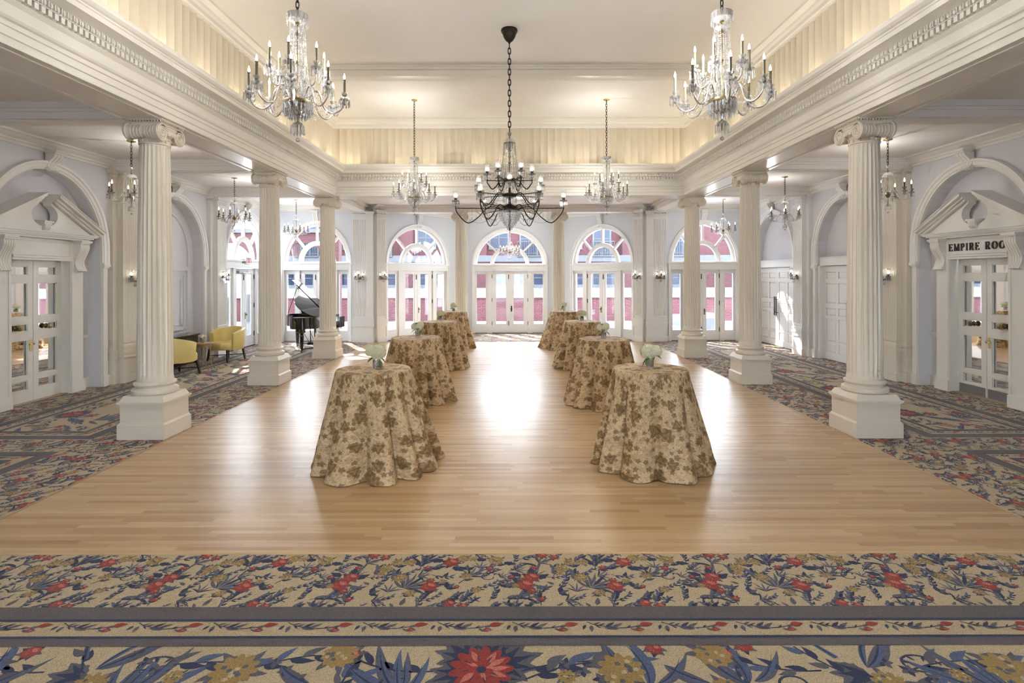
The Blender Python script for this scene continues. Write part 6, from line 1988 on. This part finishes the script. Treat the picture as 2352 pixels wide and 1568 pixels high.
mb = MB(); mb.prism([(27.36, -.1), (33.9, -.1), (33.9, 1.42), (27.36, 1.06)], lambda u, z, t: (t, u, z), -14, 14)
tag(mb.build('gravel_bed', 'gravel'), 'pale gravel bed behind the low brick wall, facing the far French doors', 'gravel', kind='stuff')
mb = MB(); mb.prism([(-14.42, -.1), (-14.42, 1.06), (-19.4, 1.36), (-19.4, -.1)], lambda u, z, t: (u, t, z), 6, 26.9)
tag(mb.build('gravel_bed', 'gravel'), 'pale gravel bed behind the low brick wall, facing the glazed side exit', 'gravel', kind='stuff')

def house_front(name, label, M, x0, x1, unit, zb=1.35):
    """brick front: white ground-floor bays between brick piers, white band, upper windows, balconies"""
    h = thing(name, label, 'building', (M @ Vector(((x0 + x1) / 2, 0, 0)))[:])
    Mi = Matrix.Translation(-h.location) @ M
    mb = MB(Mi); mb.box(x0, x1, -.9, -.5, 0, 6.0); mb.build('brick_front', 'brick', h)
    mb = MB(Mi); mb.box(x0, x1, -.5, .05, 3.02, 3.42); mb.build('white_band', 'stone_white', h)
    mb = MB(Mi); mb.box(x0, x1, -.5, -.02, 2.90, 3.02); mb.build('brick_course', 'brick', h)  # plain brick course below the white band
    n = int((x1 - x0) / unit)
    for i in range(n):
        c = x0 + (i + .5) * unit
        mb = MB(Mi); mb.box(c - unit / 2, c - unit / 2 + .75, -.5, .0, 0, 6.0); mb.build('brick_pier', 'brick', h)
        b0, b1 = c - unit / 2 + .75, c + unit / 2
        mb = MB(Mi); m = (b0 + b1) / 2
        mb.box(b0, b1, -.5, -.12, zb - .3, zb + .25); mb.box(b0, b1, -.5, -.12, 2.45, 2.90)
        w = (b1 - b0) / 2
        for k in range(3): mb.box(b0 + k * w - .14 * (k > 0), b0 + k * w + .14 * (k < 2), -.5, -.12, zb + .25, 2.45)
        mb.build('white_bay', 'stone_white', h)
        for k in range(2):
            mb = MB(Mi); q0, q1 = b0 + k * w + .14, b0 + (k + 1) * w - .14
            mb.box(q0, q1, -.42, -.40, zb + .25, 2.45); wd = mb.build('window', 'window_blue', h)
            mb = MB(Mi); mb.box(q0, q1, -.40, -.37, 2.0, 2.05); mb.box((q0 + q1) / 2 - .02, (q0 + q1) / 2 + .02, -.40, -.37, zb + .25, 2.45); mb.build('glazing_bar', 'stone_white', wd)
        for lev in (3.75,):
            for k, kindw in enumerate((0, 1)):
                mb = MB(Mi); q0 = b0 + .25 + k * w; q1 = q0 + (.95 if kindw else 1.05); zt = lev + (1.75 if kindw else 1.45)
                z0 = lev - (.3 if kindw else -.15)
                mb.box(q0 - .12, q1 + .12, -.5, -.44, z0 - .1, zt + .16); wf = mb.build('window_frame', 'stone_white', h)
                mb = MB(Mi); mb.box(q0, q1, -.44, -.43, z0, zt); mb.build('pane', 'window_blue', wf)
                mb = MB(Mi); mb.box((q0 + q1) / 2 - .025, (q0 + q1) / 2 + .025, -.43, -.41, z0, zt); mb.box(q0, q1, -.43, -.41, (z0 + zt) / 2 - .02, (z0 + zt) / 2 + .02); mb.build('glazing_bar', 'stone_white', wf)
                if kindw:
                    mb = MB(Mi); r0, r1 = q0 - .25, q1 + .25
                    mb.box(r0, r1, -.44, .12, z0 - .12, z0 - .04)
                    mb.box(r0, r1, .08, .12, z0 + .80, z0 + .85); mb.box(r0, r1, .08, .12, z0 + .08, z0 + .11)
                    u = r0
                    while u <= r1: mb.box(u - .012, u + .012, .09, .11, z0 - .05, z0 + .85); u += .14
                    for rr in (r0, r1): mb.box(rr - .012, rr + .012, -.44, .12, z0 + .80, z0 + .85)
                    u = r0 + .14
                    while u < r1 - .1: mb.tube([(u + .05 * cos(t), .10, z0 + .5 + .12 * sin(t)) for t in [q * pi / 4 for q in range(8)]], .008, 4, closed=True); u += .28
                    mb.build('balcony', 'black_iron', h)
    return h
house_front('brick_house', 'red brick house with white bays and iron balconies facing the far French doors', FR((0, 34.5), (1, 0), (0, -1)), -16, 16, 4.6)
house_front('brick_house', 'red brick house with white bays seen through the glazed side exit', FR((-20, 0), (0, 1), (1, 0)), 6, 34, 4.6)
# brick arcade close outside the window behind the piano
ar = thing('brick_arcade', 'red brick arches standing just outside the window behind the piano', 'building', (-9.5, 22.6, 0))
Ma = FR((0, 0), (1, 0), (0, -1))
mb = MB(Ma)
for cc in (-1.9, 1.1):
    K = 18; R = 1.05
    pts = [(cc - R * cos(pi * i / K), 2.45 + R * sin(pi * i / K)) for i in range(K + 1)]
    for (a, z0), (b, z1) in zip(pts, pts[1:]): mb.prism([(a, z0), (b, z1), (b, 3.9), (a, 3.9)], lambda u, z, t: (u, t, z), -.2, .2)
    mb.box(cc - 1.5, cc - R, -.2, .2, 0, 3.9)
    mb.box(cc + R, cc + 1.5, -.2, .2, 0, 3.9)
mb.build('arches', 'brick', ar)
mb = MB(Ma); mb.box(-3.6, 2.8, -.3, .3, 3.9, 4.05); mb.build('parapet', 'stone_white', ar)

def patio_sofa(name, label, x, y, rz):
    r = thing(name, label, 'sofa', (x, y, -.06), rz)
    mb = MB(); mb.box(-.55, .55, -.4, .4, .10, .18)
    for sx in (-.5, .5):
        for sy in (-.36, .36): mb.box(sx - .03, sx + .03, sy - .03, sy + .03, 0, .10)
    mb.build('base', 'stone_white', r)
    for i in range(6):
        mb = MB(); mb.box(-.55, .55, .36, .40, .2 + i * .085, .26 + i * .085); mb.build('back_slat', 'stone_white', r)
    for s in (-1, 1):
        mb = MB(); mb.box(s * .50, s * .55, -.4, .4, .18, .58); mb.build('arm', 'stone_white', r)
    mb = MB(); mb.box(-.48, .48, -.38, .22, .18, .36); mb.build('seat_cushion', 'grey_blue_fabric', r)
    mb = MB(); mb.M = Matrix.Translation((0, .27, .34)) @ Matrix.Rotation(radians(-12), 4, 'X'); mb.box(-.48, .48, -.08, .08, 0, .42); mb.build('back_cushion', 'grey_blue_fabric', r)
    return r
patio_sofa('patio_sofa', 'white slatted patio sofa with blue cushions outside, close to the corner French doors', 6.0, 20.4, 0)
patio_sofa('patio_sofa', 'white slatted patio sofa with blue cushions outside, turned sideways at the corner doors', 7.4, 21.6, -1.2)
